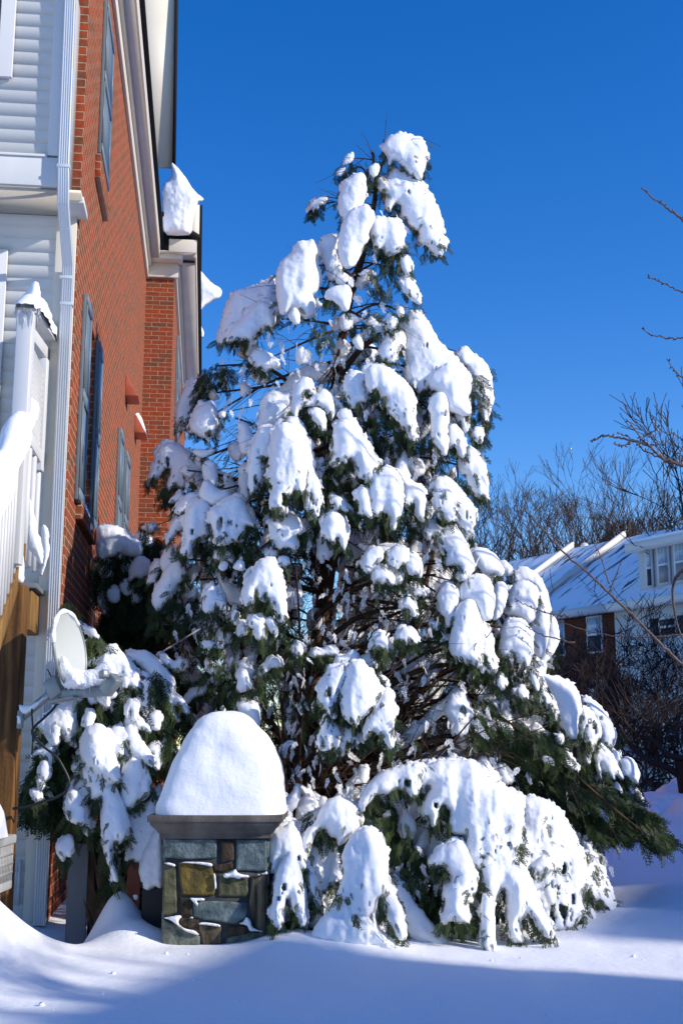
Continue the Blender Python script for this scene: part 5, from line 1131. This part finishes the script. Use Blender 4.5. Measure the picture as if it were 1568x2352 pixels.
m = MB(); inflate(m, [((a / 2.24) * .784, (1550 + b / 2.24) * .784) for a, b in [(270, -20), (290, -30), (325, 0), (330, 120), (315, 200), (290, 270), (265, 340), (262, 300), (290, 200), (280, 80)]], 8.0, rcap=12, lean=.1, seed=524); m.build('landing_snow', 'snow', deck, smooth=True)
m = MB(); g = random.Random(2)
for i in range(14):
    a = newel_t + np.array([g.uniform(-.06, .1), -.055, -.0 + g.uniform(-.01, .01)]); L_ = g.uniform(.02, .16); m.tube([a, a - ez * L_ * .6, a - ez * L_], [.005, .003, .0008], 5)
m.build('icicle', 'ice', deck, smooth=True, kind='stuff')

# ------------------------------------------------------------------ satellite dish
G2 = lambda x, y: ((x / 2.24) * .784, (1550 + y / 2.24) * .784)
DY = 7.35
dc = P(*G2(437, 800), DY)
dish = thing('satellite_dish', tuple(dc), 'pale grey satellite dish with snow and icicles on its arm, bolted to timber post', 'satellite dish')
nrm = Vector((.97, -.21, .15)).normalized(); rgt = nrm.cross(Vector((0, 0, 1))).normalized(); upv = rgt.cross(nrm).normalized()
a_, b_ = .225, .238                                # half axes
gr = np.zeros((18, 65, 3)); gr2 = gr.copy()
for i in range(18):
    f = i / 17
    for j in range(65):
        th = 2 * math.pi * j / 64; q = Vector(dc) + rgt * (a_ * f * math.cos(th)) + upv * (b_ * f * math.sin(th)) + nrm * (.06 * f * f - .03)
        gr[i, j] = q; gr2[i, j] = q - nrm * .012
m = MB(); m.grid(gr); m.grid(gr2[:, ::-1]); m.grid(np.stack([gr[-1], gr2[-1]])[::-1]); m.build('reflector', 'dish', dish, smooth=True)
rimp = [Vector(gr[-1, j]) - nrm * .006 for j in range(65)]; m = MB(); m.tube([tuple(p) for p in rimp], .010, 6, cap=False); m.build('rim', 'metal_grey', dish, smooth=True)
k0 = min(range(64), key=lambda j: rimp[j].x); k1 = max(range(64), key=lambda j: rimp[j].z); sgn_ = 1 if (k1 - k0) % 64 < 32 else -1; r1 = [tuple(rimp[(k0 + sgn_ * (j - 5)) % 64] + Vector((0, -.004, .004))) for j in range(24)]; m = MB(); m.tube(r1, [.015 + .003 * math.sin(i * 1.1) for i in range(len(r1))], 7); m.build('rim_snow', 'crusty_snow', dish, smooth=True)
af = P(*G2(400, 1070), DY - .05); at_ = P(*G2(740, 1040), DY - .18)
m = MB(); m.beam(P(*G2(420, 1085), DY - .02), P(*G2(700, 1070), DY - .15), .05, .05); m.build('arm', 'metal_grey', dish, bevel=.004)
m = MB(); m.beam(P(*G2(690, 1075), DY - .15), P(*G2(770, 970), DY - .19), .07, .075); lb_ = m.build('receiver', 'metal_grey', dish, bevel=.01)
m = MB(); m.beam(P(*G2(665, 960), DY - .2), P(*G2(700, 945), DY - .24), .05, .05); m.build('receiver_eye', 'metal_grey', lb_, bevel=.012)
m = MB(); inflate(m, [G2(*t) for t in [(410, 1040), (385, 930), (390, 850), (410, 825), (440, 850), (470, 905), (540, 930), (620, 925), (650, 890), (700, 870), (750, 885), (775, 940), (770, 980), (730, 985), (700, 1030), (640, 1040), (560, 1050), (480, 1055)]], DY - .10, rcap=34, lean=.05, seed=530, thick=.9); m.build('arm_snow', 'crusty_snow', dish, smooth=True)
m = MB(); q = smooth_path(np.stack([P(*G2(120, 1260), 7.42), P(*G2(200, 1190), 7.4), P(*G2(330, 1080), 7.38), P(*G2(370, 1020), 7.38)]), 12); m.tube(q, .026, 10); m.build('mast', 'metal_grey', dish, smooth=True)
m = MB(); m.beam(P(*G2(335, 985), 7.38), P(*G2(390, 1100), 7.36), .07, .09); m.build('mount', 'metal_grey', dish, bevel=.006); m = MB(); m.box(tuple(P(*G2(108, 1310), 7.36)), tuple(P(*G2(165, 1190), 7.40))); m.build('foot_plate', 'metal_grey', dish, bevel=.006)
m = MB(); m.beam(P(*G2(345, 1140), 7.30), P(*G2(505, 1100), 7.25), .09, .02); m.build('bracket', 'metal_grey', dish, bevel=.004)
m = MB(); inflate(m, [G2(*t) for t in [(118, 1145), (160, 1160), (210, 1150), (300, 1090), (340, 1060), (325, 1090), (260, 1150), (180, 1215), (140, 1200)]], 7.37, rcap=10, seed=531, lean=0); inflate(m, [G2(*t) for t in [(112, 1215), (135, 1230), (140, 1270), (115, 1285)]], 7.35, rcap=8, seed=532, lean=0); m.build('mast_snow', 'snow', dish, smooth=True)
for x, y, l_ in [(538, 1050, 30), (557, 1050, 40), (592, 1040, 48), (615, 1035, 40), (628, 1035, 90), (655, 1035, 80), (672, 1030, 36), (687, 1080, 110), (700, 1070, 120), (722, 1050, 40), (490, 1055, 14)]:
    a = P(*G2(x, y), DY - .14); L_ = l_ / 2.24 * .784 * DY / F; m = MB(); m.tube([a, a - ez * L_ * .5, a - ez * L_], [.0065, .004, .0008], 6); m.build('icicle', 'ice', dish, smooth=True)
m = MB()
q = smooth_path(np.stack([P(*G2(x, y), 7.33) for x, y in [(395, 1105), (360, 1170), (290, 1240), (235, 1290), (215, 1340), (290, 1430), (370, 1490), (420, 1570), (455, 1650), (440, 1710), (370, 1760), (280, 1790), (200, 1815), (85, 1835)]]), 60); m.tube(q, .0085, 6)
q = smooth_path(np.stack([P(*G2(x, y), 7.36) for x, y in [(210, 1175), (212, 1230), (218, 1330), (212, 1480)]]), 16); m.tube(q, .006, 6); m.build('cable', 'black_rubber', dish, smooth=True)

# ------------------------------------------------------------------ heat pump unit at the left edge
J2 = lambda x, y: ((x / 1.8447) * .784, (2200 + y / 1.8447) * .784)
AY = 6.1; ar = P(*J2(62, 600), AY + .8); at2 = P(*J2(62, 450), AY + .8); ab = P(*J2(55, 705), AY + .8)
acb = np.array([ar[0] - .4, AY + .4, 0.]); ac = thing('air_conditioner', tuple(acb), 'grey louvred air conditioner unit under a dome of snow at the left edge', 'air conditioner')
X1 = ar[0]; z0a, z1a = ab[2], at2[2]
m = MB(); m.box((X1 - .8, AY, z0a), (X1, AY + .8, z1a - .05)); m.build('coil_core', 'ac_dark', ac)
m = MB(); m.box((X1 - .82, AY - .02, z1a - .05), (X1 + .02, AY + .82, z1a)); m.box((X1 - .81, AY - .01, z0a - .04), (X1 + .01, AY + .81, z0a + .01)); m.build('cabinet', 'ac_grey', ac, bevel=.01)
m = MB()
for i in range(3): z_ = z0a + (z1a - .05 - z0a) * (i + 1) / 4; m.box((X1 - .81, AY - .012, z_ - .006), (X1 + .012, AY + .8, z_ + .006))
for i in range(28): x_ = X1 - .8 + i * .0295; m.box((x_, AY - .008, z0a), (x_ + .006, AY, z1a - .05))
for i in range(28): y_ = AY + i * .0295; m.box((X1, y_, z0a), (X1 + .008, y_ + .006, z1a - .05))
m.build('grille', 'ac_grey', ac)
zz_ = P(0, 1875 * 1.0, AY)[2]; gr = np.zeros((20, 48, 3)); hT = P(*J2(0, 250), AY + .15)[2] - z1a + .08
for i in range(20):
    f = i / 19
    for j in range(48):
        th = 2 * math.pi * j / 47; c_, s_ = math.cos(th), math.sin(th); pw = 4 - 2 * (1 - f); rr = 1 / (abs(c_)**pw + abs(s_)**pw)**(1 / pw)
        gr[i, j] = (X1 - .39 + .42 * f * rr * c_, AY + .4 + .42 * f * rr * s_, z1a + (hT * 1.15) * math.sqrt(max(0, 1 - f**2.4)) + .01 * vn(np.array([i * .8]), np.array([j * .8]), 93)[0] * (f < .98))
m = MB(); m.grid(gr); m.build('snow_cap', 'snow', ac, smooth=True)
m = MB(); m.box((X1 - .9, AY - .1, -.2), (X1 + .05, AY + .9, .0)); 
for dx in (-.75, -.05): m.box((X1 + dx - .03, AY + .05, -.1), (X1 + dx + .03, AY + .7, z0a - .03))
m.build('stand', 'ac_dark', ac)

# ------------------------------------------------------------------ low boards, post and bin by the shrub
def board(x0, x1, yt, yb_, Y, name, mt, label, cat, thick=.03):
    a = P(*J2(x0, yt), Y); b = P(*J2(x1, yt), Y); z0 = -.25
    r0 = thing(name, ((a[0] + b[0]) / 2, Y, 0), label, cat)
    k = max(1, int((b[0] - a[0]) / .13)); 
    for i in range(k):
        m = MB(); w_ = (b[0] - a[0]) / k; m.box((a[0] + w_ * i + .002, Y, z0), (a[0] + w_ * (i + 1) - .002, Y + thick, a[2])); m.build('board', mt, r0, bevel=.003)
    m = MB(); m.box((a[0], Y + thick + .001, a[2] - .25), (b[0], Y + thick + .04, a[2] - .17)); m.build('batten', mt, r0)
board(372, 482, 500, 950, 7.9, 'garden_screen', 'grey_board', 'cracked grey board screen standing below the drooping shrub', 'screen')
board(488, 690, 470, 950, 8.0, 'garden_screen', 'bin_dark', 'dark grey panel screen right of the cracked board', 'screen')
a = P(*J2(685, 605), 7.62); b = P(*J2(765, 605), 7.62)
rp = thing('post', ((a[0] + b[0]) / 2, 7.65, 0), 'short rust-red post crowned with snow between shrub and stone pier', 'post')
m = MB(); m.hexa([(a[0] - .01, 7.6, -.2), (b[0] + .0, 7.6, -.2), (b[0], 7.75, -.2), (a[0] - .01, 7.75, -.2), (a[0] + .015, 7.6, a[2] + .05), (b[0], 7.6, a[2] + .05), (b[0], 7.75, a[2] + .05), (a[0] + .015, 7.75, a[2] + .05)]); m.build('shaft', 'rust_post', rp, bevel=.006)
m = MB(); inflate(m, [J2(*t) for t in [(700, 740), (730, 735), (755, 730), (765, 760), (745, 810), (715, 800)]], 7.6, rcap=5, seed=540, holes=.4); m.build('snow_patch', 'snow', rp, smooth=True)
a = P(*J2(768, 738), 7.5); b = P(*J2(884, 738), 7.5)
bn = thing('bin', ((a[0] + b[0]) / 2, 7.5, 0), 'dark plastic bin half hidden beside the stone pier', 'bin')
m = MB(); m.box((a[0], 7.5, -.2), (b[0] + .1, 7.8, a[2])); m.build('tub', 'bin_dark', bn, bevel=.01)
m = MB(); m.box((a[0] - .012, 7.488, a[2] + .001), (b[0] + .11, 7.812, a[2] + .03)); m.build('lid', 'bin_dark', bn, bevel=.008)
# ------------------------------------------------------------------ far terrace across the road
FA = -R(58.7) ; f0 = P(1568, 1700, 40.0); f0[2] = -1.5
H3 = Frame(f0, FA)
def FX(u, v, y=0.): a = H3.hit(u, v, 1, y); return a[0], a[2]
eL = FX(1264, 1408); eR = FX(1568, 1363); ZF = (eL[1] + eR[1]) / 2
xr1 = 9.0; xP1 = None
def inter(u, v, x): return H3.hit(u, v, 0, x)
def far_house(x0, x1, walls, label, seed):
    o = f0 + np.array([math.cos(FA) * x0, math.sin(FA) * x0, 0]); h = thing('townhouse', tuple(o), label, 'house', 'far terrace across the road', rz=FA, local=True); W = x1 - x0
    for nm, mt, a, b, z0, z1 in walls: m = MB(); m.box((a - x0, 0, z0), (b - x0, 8, z1)); m.build(nm, mt, h)
    return h, o, W
# party walls come from the two white parapets in view
def solve_x(u, v, ridge_y, ridge_z):               # x of a parapet whose ridge end shows at (u, v)
    a = H3.hit(u, v, 2, ridge_z); return a
I2 = lambda x, y: ((1300 + x / 2.24) * .784, (1100 + y / 2.24) * .784)
RZ = ZF + 3.6
p1 = H3.hit(*I2(800, 1132), 2, RZ); p2 = H3.hit(*I2(1225, 1072), 2, RZ); RYd = (p1[1] + p2[1]) / 2
xA, xB = p1[0], p2[0]
zf = 0.0
def roof(h, o, x0, x1, name='roof'):
    m = MB(); n1, n2 = 50, 30; gr = np.zeros((n1, n2, 3))
    for i in range(n1):
        for j in range(n2):
            f = j / (n2 - 1); x = (x1 - x0) * i / (n1 - 1); y = -.35 + (RYd + .35) * f; z = ZF - .05 + (RZ - ZF + .05) * f
            gr[i, j] = (x, y, z + .05 * fbm(np.array([x * 1.5]), np.array([y * 1.5]), 121)[0])
    m.grid(gr); m.build(name, 'roof_snow', h, smooth=True)
    m = MB(); m.add([(0, RYd, RZ), (x1 - x0, RYd, RZ), (x1 - x0, 2 * RYd, ZF), (0, 2 * RYd, ZF)], [(0, 1, 2, 3)]); m.build('rear_roof', 'roof_snow', h)
    m = MB(); m.box((0, -.40, ZF - .30), (x1 - x0, -.30, ZF - .02)); m.box((0, -.3, ZF - .30), (x1 - x0, -.002, ZF - .28)); m.build('eaves_trim', 'far_trim', h)
def parapet(h, xl):
    m = MB(); m.hexa([(xl - .10, -.4, ZF - .05), (xl + .10, -.4, ZF - .05), (xl + .10, RYd, RZ + .05), (xl - .10, RYd, RZ + .05), (xl - .10, -.4, ZF + .2), (xl + .10, -.4, ZF + .2), (xl + .10, RYd, RZ + .3), (xl - .10, RYd, RZ + .3)]); m.build('parapet', 'far_trim', h)
def win(h, x0, x1, z0, z1, ox, y=0., top='glass_blue', bot='blind', sh=True, fm_='far_trim'):
    a, b = x0 - ox, x1 - ox; m = MB(); m.box((a, y - .06, z0), (b, y - .004, z1)); f = m.build('window', fm_, h)
    mid = (z0 + z1) / 2; t = .07
    m = MB(); m.box((a + t, y - .066, mid + .04), (b - t, y - .061, z1 - t)); m.build('upper_pane', top, f)
    m = MB(); m.box((a + t, y - .066, z0 + t), (b - t, y - .061, mid - .04)); m.build('lower_pane', bot, f)
    if top == 'glass_blue':
        m = MB(); 
        for k in (1, 2): xx = a + t + (b - a - 2 * t) * k / 3; m.box((xx - .012, y - .072, mid + .04), (xx + .012, y - .067, z1 - t))
        zz = (mid + z1) / 2; m.box((a + t, y - .0715, zz - .012), (b - t, y - .0675, zz + .012)); m.build('muntin', fm_, f)
    if sh:
        for c, d in ((a - .42, a - .04), (b + .04, b + .42)): m = MB(); m.box((c, y - .05, z0), (d, y - .005, z1)); m.build('shutter', 'far_dark', h)
L4 = lambda x, y: ((1500 + x / 2.476) * .784, (1500 + y / 2.476) * .784)
# unit 1 (right), white siding with wall dormer
xe = FX(*L4(745, 900))[0]
h, o, W = far_house(xe, 9.0, [('wall', 'far_siding', xe, 9.0, 0, ZF - .3)], 'white sided terrace house with bay of windows above its snowy eaves', 1)
roof(h, o, xe, 9.0)
dxl = FX(*L4(925, 590), .35)[0]; dz0 = FX(*L4(925, 590), .35)[1] - .1; dz1 = FX(*L4(935, 285), .35)[1]
m = MB(); m.box((dxl - xe, .35, dz0), (9 - xe, RYd + 1, dz1)); m.build('dormer_wall', 'far_siding', h)
m = MB(); m.box((dxl - xe - .3, .0, dz1), (9 - xe, RYd + 1, dz1 + .28)); m.build('dormer_eaves', 'far_trim', h)
m = MB(); m.box((dxl - xe - .32, -.02, dz1 + .283), (9 - xe, RYd + 1, dz1 + .40)); m.build('dormer_snow', 'snow', h, bevel=.04)
m = MB(); m.box((dxl - xe - .02, .30, dz0 - .02), (9 - xe, .34, dz0 + .16)); m.build('flashing', 'far_dark', h)
for xa_, xb_, ya, yb_ in ((965, 1030, 270, 545), (1048, 1152, 245, 520), (1170, 1290, 222, 500)):
    a = FX(*L4(xa_, ya), .33); b = FX(*L4(xb_, yb_), .33); a2 = FX(*L4(xb_, ya - (xb_ - xa_) * .3), .33); win(h, a[0], b[0], min(b[1], a[1] - 1.3), a[1], xe, .33, sh=False, bot='blind' if xa_ > 1000 else 'far_dark', fm_='white_paint')
for (xa_, xb_, ya, yb_) in ((1065, 1150, 770, 900), (1095, 1118, 1530, 1690)):
    a = FX(*L4(xa_, ya)); b = FX(*L4(xb_, yb_)); win(h, a[0], max(b[0], a[0] + .8), b[1], a[1], xe, top='far_dark', bot='far_dark')
a = FX(*L4(1100, 1945)); b = FX(*L4(1205, 2215)); win(h, a[0], b[0], b[1], a[1], xe, top='blind', bot='blind')
m = MB(); a = FX(*L4(980, 1790)); b = FX(*L4(980, 1740)); m.box((a[0] - 2.6 - xe, -.5, a[1] - .1), (a[0] + .2 - xe, -.002, b[1] + .15)); m.box((a[0] - xe, -.12, a[1] - .75), (9 - xe, -.002, a[1] - .5)); m.build('porch_band', 'far_trim', h)
a = FX(*L4(905, 1890)); b = FX(*L4(975, 2170)); m = MB(); m.box((a[0] - xe, -.08, b[1]), (b[0] - xe, -.003, a[1])); dr_ = m.build('door', 'far_trim', h)
m = MB(); m.box((a[0] + .14 - xe, -.09, b[1] + .2), (b[0] - .2 - xe, -.082, a[1] - .2)); m.build('door_glass', 'far_dark', dr_)
a = FX(*L4(1018, 1960)); m = MB(); m.box((a[0] - .12 - xe, -.2, a[1] - .15), (a[0] + .12 - xe, -.003, a[1] + .15)); m.build('porch_lamp', 'far_dark', h, bevel=.03)
# unit 2 (middle), dark brick
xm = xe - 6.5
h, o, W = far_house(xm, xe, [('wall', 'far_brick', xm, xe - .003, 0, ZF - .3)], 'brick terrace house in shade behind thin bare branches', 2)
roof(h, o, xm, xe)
parapet(h, xB - xm)
for k in range(3):
    for z0 in (.9, 3.7, 6.0 if ZF > 7.6 else 5.3): 
        if z0 + 1.3 < ZF - .35: win(h, xm + 1.1 + k * 2.0, xm + 1.9 + k * 2.0, z0, z0 + 1.35, xm, top='glass_blue', bot='far_dark', fm_='white_paint', sh=False)
# unit 3 (left, mostly hidden)
x3 = xm - 8
h, o, W = far_house(x3, xm, [('wall', 'far_siding', x3, xm - .003, 0, ZF - .3)], 'pale terrace house mostly hidden behind the evergreen tree', 3)
roof(h, o, x3, xm); parapet(h, xA - x3)
for k in range(3):
    for z0 in (1.0, 3.7): win(h, x3 + 1.2 + k * 2.4, x3 + 2.1 + k * 2.4, z0, z0 + 1.35, x3, top='far_dark', bot='far_dark')
rd = P(*I2(925, 1122), 52); d2 = thing('satellite_dish', tuple(rd), 'small pale round dish on the far snowy roof ridge', 'satellite dish')
m = MB(); gr = np.zeros((8, 25, 3)); rr_ = 29 / 2.24 * .784 * 52 / F
for i in range(8):
    for j in range(25): th = 2 * math.pi * j / 24; f = i / 7; gr[i, j] = rd + np.array([rr_ * f * math.cos(th), .12 * f * f, rr_ * f * math.sin(th)])
m.grid(gr); m.build('reflector', 'far_trim', d2, smooth=True); m = MB(); m.tube([rd + np.array([0, .1, 0]), rd + np.array([0.05, .2, -1.2])], .03, 6); m.build('mast', 'pole_metal', d2)

# ------------------------------------------------------------------ bare woods behind, thicket in front
def put_tree(name, base, label, cat, trunk, br, mt, group=None):
    r0 = thing(name, tuple(base), label, cat, group); trunk.build('trunk', mt, r0, smooth=True); br.build('branches', mt, r0); return r0
spec = [(1120, 1050, 62), (1200, 1018, 58), (1275, 1105, 66), (1345, 1052, 60), (1412, 1100, 66), (1478, 1060, 60), (1560, 1060, 62), (1040, 1090, 64)]
names = {}
for i, (u, v, Y) in enumerate(spec):
    b = P(u, 1720, Y); b[2] = -1.5; top = P(u, v, Y)[2] + 1.5
    t_, r_ = bare_tree(b, top, 50 + i, spread=.42, levels=7, r0=top * .017, minr=.010, first=.32, fork=(2, 3), side=1)
    names[u] = put_tree('bare_tree', b, 'tall', 'tree', t_, r_, 'bare_bark', 'bare trees of the woodland behind the terrace')
ORD = ['leftmost', 'second from the left', 'third from the left', 'fourth from the left', 'fifth from the left', 'sixth from the left', 'seventh from the left', 'sixth from the right', 'fifth from the right', 'fourth from the right', 'third from the right', 'second from the right', 'rightmost']
ORD = ORD[:6] + ['sixth from the right'] + ORD[8:]
def ordinals(d, fmt):
    ks = sorted(d); n = len(ks)
    for i, k in enumerate(ks): d[k]['label'] = fmt % (ORD[i] if i < n / 2 else ORD[len(ORD) - n + i])
ordinals(names, 'tall leafless tree rising behind the far terrace, %s')
un = {}
for i in range(5):
    u = 1080 + i * 115 + random.uniform(-10, 10); Y = random.uniform(56, 75); b = P(u, 1720, Y); b[2] = -1.5; top = P(u, random.uniform(1200, 1245), Y)[2] + 1.5
    t_, r_ = bare_tree(b, top, 90 + i, spread=.6, levels=6, r0=top * .012, minr=.018, first=.22, fork=(2, 3), stems=2)
    un[u] = put_tree('bare_tree', b, 'low', 'tree', t_, r_, 'bare_bark', 'undergrowth trees of the far woodland')
ordinals(un, 'lower twin-stemmed leafless tree under the tall woodland crowns, %s')
b = P(1640, 1720, 42); b[2] = -1.5; t_, r_ = bare_tree(b, P(1600, 840, 42)[2] + 1.5, 140, spread=.5, levels=6, r0=.22, minr=.016)
put_tree('bare_tree', b, 'tall leafless tree just entering the right edge above the white house', 'tree', t_, r_, 'bare_bark')
th = [(1330, 1420, 30, 0), (1405, 1330, 27, 1), (1475, 1430, 25, 2), (1530, 1340, 24, 3), (1290, 1480, 32, 4), (1370, 1480, 22, 6), (1320, 1520, 24, 10), (1350, 1600, 27, 14)]
tk = {}
for u, v, Y, k in th:
    b = P(u, 1800, Y); b[2] = float(gz(b[0], b[1])); top = P(u, v, Y)[2] - b[2]
    t_, r_ = bare_tree(b, top, 200 + k, spread=.85, levels=6, r0=.045 + .01 * (k % 3), minr=.0055, first=.26, fork=(2, 3), stems=2, side=1 + k % 2)
    tk[u] = put_tree('ornamental_tree', b, 'small', 'tree', t_, r_, 'thicket_bark', 'small bare trees of the thicket')
ordinals(tk, 'small many-branched leafless tree in the dark thicket before the terrace, %s')
# big leaning limb of a yard tree at right
yb0 = P(1640, 2010, 17); yb0[2] = float(gz(yb0[0], yb0[1]))
t_ = MB(); r_ = MB(); q = smooth_path(np.stack([yb0, P(1600, 1900, 17), P(1568, 1748, 17)]), 10); t_.tube(q, np.linspace(.2, .13, 10), 8)
q = smooth_path(np.stack([P(*L4(*c), 17) for c in [(1240, 1930), (1130, 1860), (1000, 1810), (900, 1740), (820, 1640), (780, 1560)]]), 24); r_.tube(q, np.linspace(.06, .02, 24), 7)
q = smooth_path(np.stack([P(*L4(*c), 17) for c in [(1240, 1790), (1150, 1770), (1080, 1720), (1010, 1650), (900, 1620)]]), 16); r_.tube(q, np.linspace(.05, .015, 16), 6)
g = random.Random(17)
for k in range(70):
    a = P(*L4(g.uniform(780, 1238), g.uniform(1500, 1850)), 17.2); d = np.array([g.gauss(0, .5), g.gauss(0, .3), g.uniform(.2, 1)]); L_ = g.uniform(.4, 1.3); q = smooth_path(np.stack([a, a + d * L_ * .5 + np.array([g.gauss(0, .05), 0, 0]), a + d * L_]), 6); r_.tube(q, np.linspace(.012, .004, 6), 3)
put_tree('yard_tree', yb0, 'dark tree with thick low limb reaching in from the right edge', 'tree', t_, r_, 'thicket_bark')
# slender cherry reaching in from the right, its long shoots crossing the view
cb = np.array([4.2, 7.6, 0.]); ch = thing('cherry_tree', tuple(cb), 'young leafless cherry just outside the right edge, its budded shoots crossing the sky', 'tree')
m = MB(); q = smooth_path(np.stack([cb, cb + np.array([0, 0, 1.2]), cb + np.array([.1, .1, 2.6]), cb + np.array([0, .1, 4.6])]), 14); m.tube(q, np.linspace(.075, .025, 14), 8); m.build('trunk', 'cherry_bark', ch, smooth=True)
M2 = lambda x, y: ((1500 + x / 2.614) * .784, (500 + y / 2.614) * .784)
shoots = [([(990, 140), (1035, 175), (1090, 225), (1160, 268), (1220, 320), (1290, 365), (1330, 430), (1500, 700)], .010, 7.2), ([(1040, 805), (1060, 825), (1130, 850), (1200, 885), (1310, 937), (1500, 1030)], .006, 7.2), ([(992, 1210), (1050, 1250), (1140, 1275), (1210, 1284), (1310, 1284), (1500, 1280)], .006, 7.2),
          ([(1186, 1448), (1230, 1520), (1300, 1585), (1450, 1700)], .006, 7.2), ([(600, 2078), (650, 2050), (715, 2028), (800, 2042), (900, 2063), (985, 2085), (1050, 2115), (1100, 2160), (1150, 2200), (1240, 2240), (1310, 2262), (1500, 2330)], .011, 7.0),
          ([(868, 1898), (930, 1975), (990, 2055), (1050, 2112)], .006, 7.0), ([(1122, 1955), (1080, 1995), (1020, 2030), (985, 2052), (978, 2080)], .005, 7.0), ([(805, 2008), (860, 2030), (930, 2066), (990, 2130), (1060, 2170), (1150, 2198)], .005, 7.02), ([(785, 2085), (830, 2115), (870, 2095), (905, 2065)], .005, 7.0), ([(1146, 2086), (1100, 2098), (1050, 2112)], .005, 7.0), ([(1220, 2005), (1290, 2050), (1400, 2120)], .005, 7.3), ([(1300, 2110), (1280, 2190), (1285, 2255)], .006, 7.0)]
sh2 = [([(120, 20), (250, 160), (400, 320), (520, 420), (640, 530), (700, 590), (850, 730), (1000, 880), (1120, 1000), (1238, 1110), (1400, 1260)], .013, 9.0), ([(790, 365), (745, 470), (705, 580)], .007, 9.0), ([(20, 633), (110, 682), (200, 712), (320, 745), (420, 760)], .006, 8.2), ([(100, 832), (190, 880), (330, 925), (450, 950)], .006, 8.2), ([(1238, 930), (1190, 800), (1160, 600), (1180, 480), (1238, 420)], .014, 9.5), ([(560, 160), (640, 330), (700, 520)], .006, 9.2), ([(300, 780), (500, 850), (760, 900), (1000, 905), (1238, 890)], .007, 9.5)]
g = random.Random(8)
for lst, cv in ((shoots, M2), (sh2, L4)):
    for s, r0, Y in lst:
        n = len(s) * 5; q = smooth_path(np.stack([P(*cv(*c), Y) for c in s]), n); q = q + np.array([[0, 0, .004 * g.gauss(0, 1)] for _ in range(n)]); m = MB(); m.tube(q, np.linspace(r0 * .42, r0, n), 6)
        for i in range(2, n - 2, 3):                  # buds
            d = np.array([g.gauss(0, .6), g.gauss(0, .5), g.gauss(.3, .5)]); d /= np.linalg.norm(d); m.tube([q[i], q[i] + d * .012, q[i] + d * .022], [.0045, .005, .001], 5)
        m.tube([q[0], q[0] + (q[0] - q[1]) * .3], [.008, .004], 6)
        m.build('branch', 'cherry_bark', ch, smooth=True)
# connecting boughs from the cherry's trunk to where the shoots enter the view
m = MB()
for s, r0, Y in shoots[:5] : e = P(*M2(*s[-1]), Y); a = cb + np.array([0, .1, max(1.4, e[2] - 1.0)]); m.tube(smooth_path(np.stack([a, (a + e) / 2 + np.array([0, 0, .15]), e]), 10), np.linspace(r0 * 1.6, r0, 10), 6)
for s, r0, Y in sh2[:1] + sh2[4:5]: e = P(*L4(*s[-1]), Y); a = cb + np.array([0, 0, 1.3]); m.tube(smooth_path(np.stack([a, (a + e) / 2 - np.array([0, 0, .1]), e]), 10), np.linspace(r0 * 1.5, r0, 10), 6)
m.build('bough', 'cherry_bark', ch, smooth=True)
# a second bare tree outside the frame to the right throws the streaks of shade on the lawn
b = np.array([7.3, 2.6, 0.]); t_, r_ = bare_tree(b, 6.2, 401, spread=.75, levels=5, r0=.12, minr=.014, first=.3)
put_tree('garden_tree', b, 'leafless garden tree beyond the right edge of the view', 'tree', t_, r_, 'cherry_bark')
# sign pole on the bank
sp_ = P(1316, 1925, 12.5); pl = thing('marker_pole', (sp_[0], sp_[1], 0), 'thin grey metal pole seen beneath the drooping green bough', 'pole')
m = MB(); m.tube([(sp_[0], sp_[1], -.2), (sp_[0], sp_[1], .75)], .03, 10); m.build('shaft', 'pole_metal', pl, smooth=True)
# the house on the other side of the lawn, out of frame, whose shadow lies across the foreground
SA = R(90 - SUN_AZ)
def side_house(A0, A1, N0, N1, Z, rise, lab):
    c_, s_ = math.cos(SA), math.sin(SA); o = (A0 * c_ - N0 * s_, A0 * s_ + N0 * c_, 0); W_, D_ = A1 - A0, N1 - N0
    h = thing('neighbour_house', o, lab, 'house', rz=SA, local=True)
    m = MB(); m.box((0, 0, -.5), (W_, D_, Z)); m.build('wall', 'brick', h)
    m = MB(); m.add([(-.3, -.3, Z), (W_ + .3, -.3, Z), (W_ + .3, D_, Z), (-.3, D_, Z), (W_ / 2, -.3, Z + rise), (W_ / 2, D_, Z + rise)], [(0, 3, 5, 4), (1, 4, 5, 2), (0, 4, 1), (3, 2, 5), (0, 1, 2, 3)]); m.build('roof', 'snow', h)
    for k in range(int(D_ // 3)):
        for z_ in (1.2, 4.0): y_ = 1.5 + k * 3; m = MB(); m.box((-.05, y_ - .5, z_), (-.003, y_ + .5, z_ + 1.5)); wf = m.build('window', 'white_paint', h); m = MB(); m.box((-.056, y_ - .42, z_ + .08), (-.051, y_ + .42, z_ + 1.42)); m.build('pane', 'glass', wf)
side_house(12.2, 19.0, -6.0, 6.42, 7.6, 1.3, 'neighbouring brick house beyond the right edge, casting the lawn shadow')
side_house(22.4, 31.0, 7.75, 10.3, 12.0, 1.5, 'narrow neighbouring brick house further back beyond the right edge')
side_house(19.2, 31.0, 10.4, 23.0, 12.0, 1.5, 'tall neighbouring brick house far back beyond the right edge')
side_house(19.2, 33.0, 24.0, 64.0, 22.0, 1.5, 'unseen tall brick block added beyond the right edge to shade the far terrace roof')  # added block, never in view; its height keeps sun off the terrace roof
print('objects', len(bpy.data.objects), 'verts', sum(len(o.data.vertices) for o in bpy.data.objects if o.type == 'MESH'))
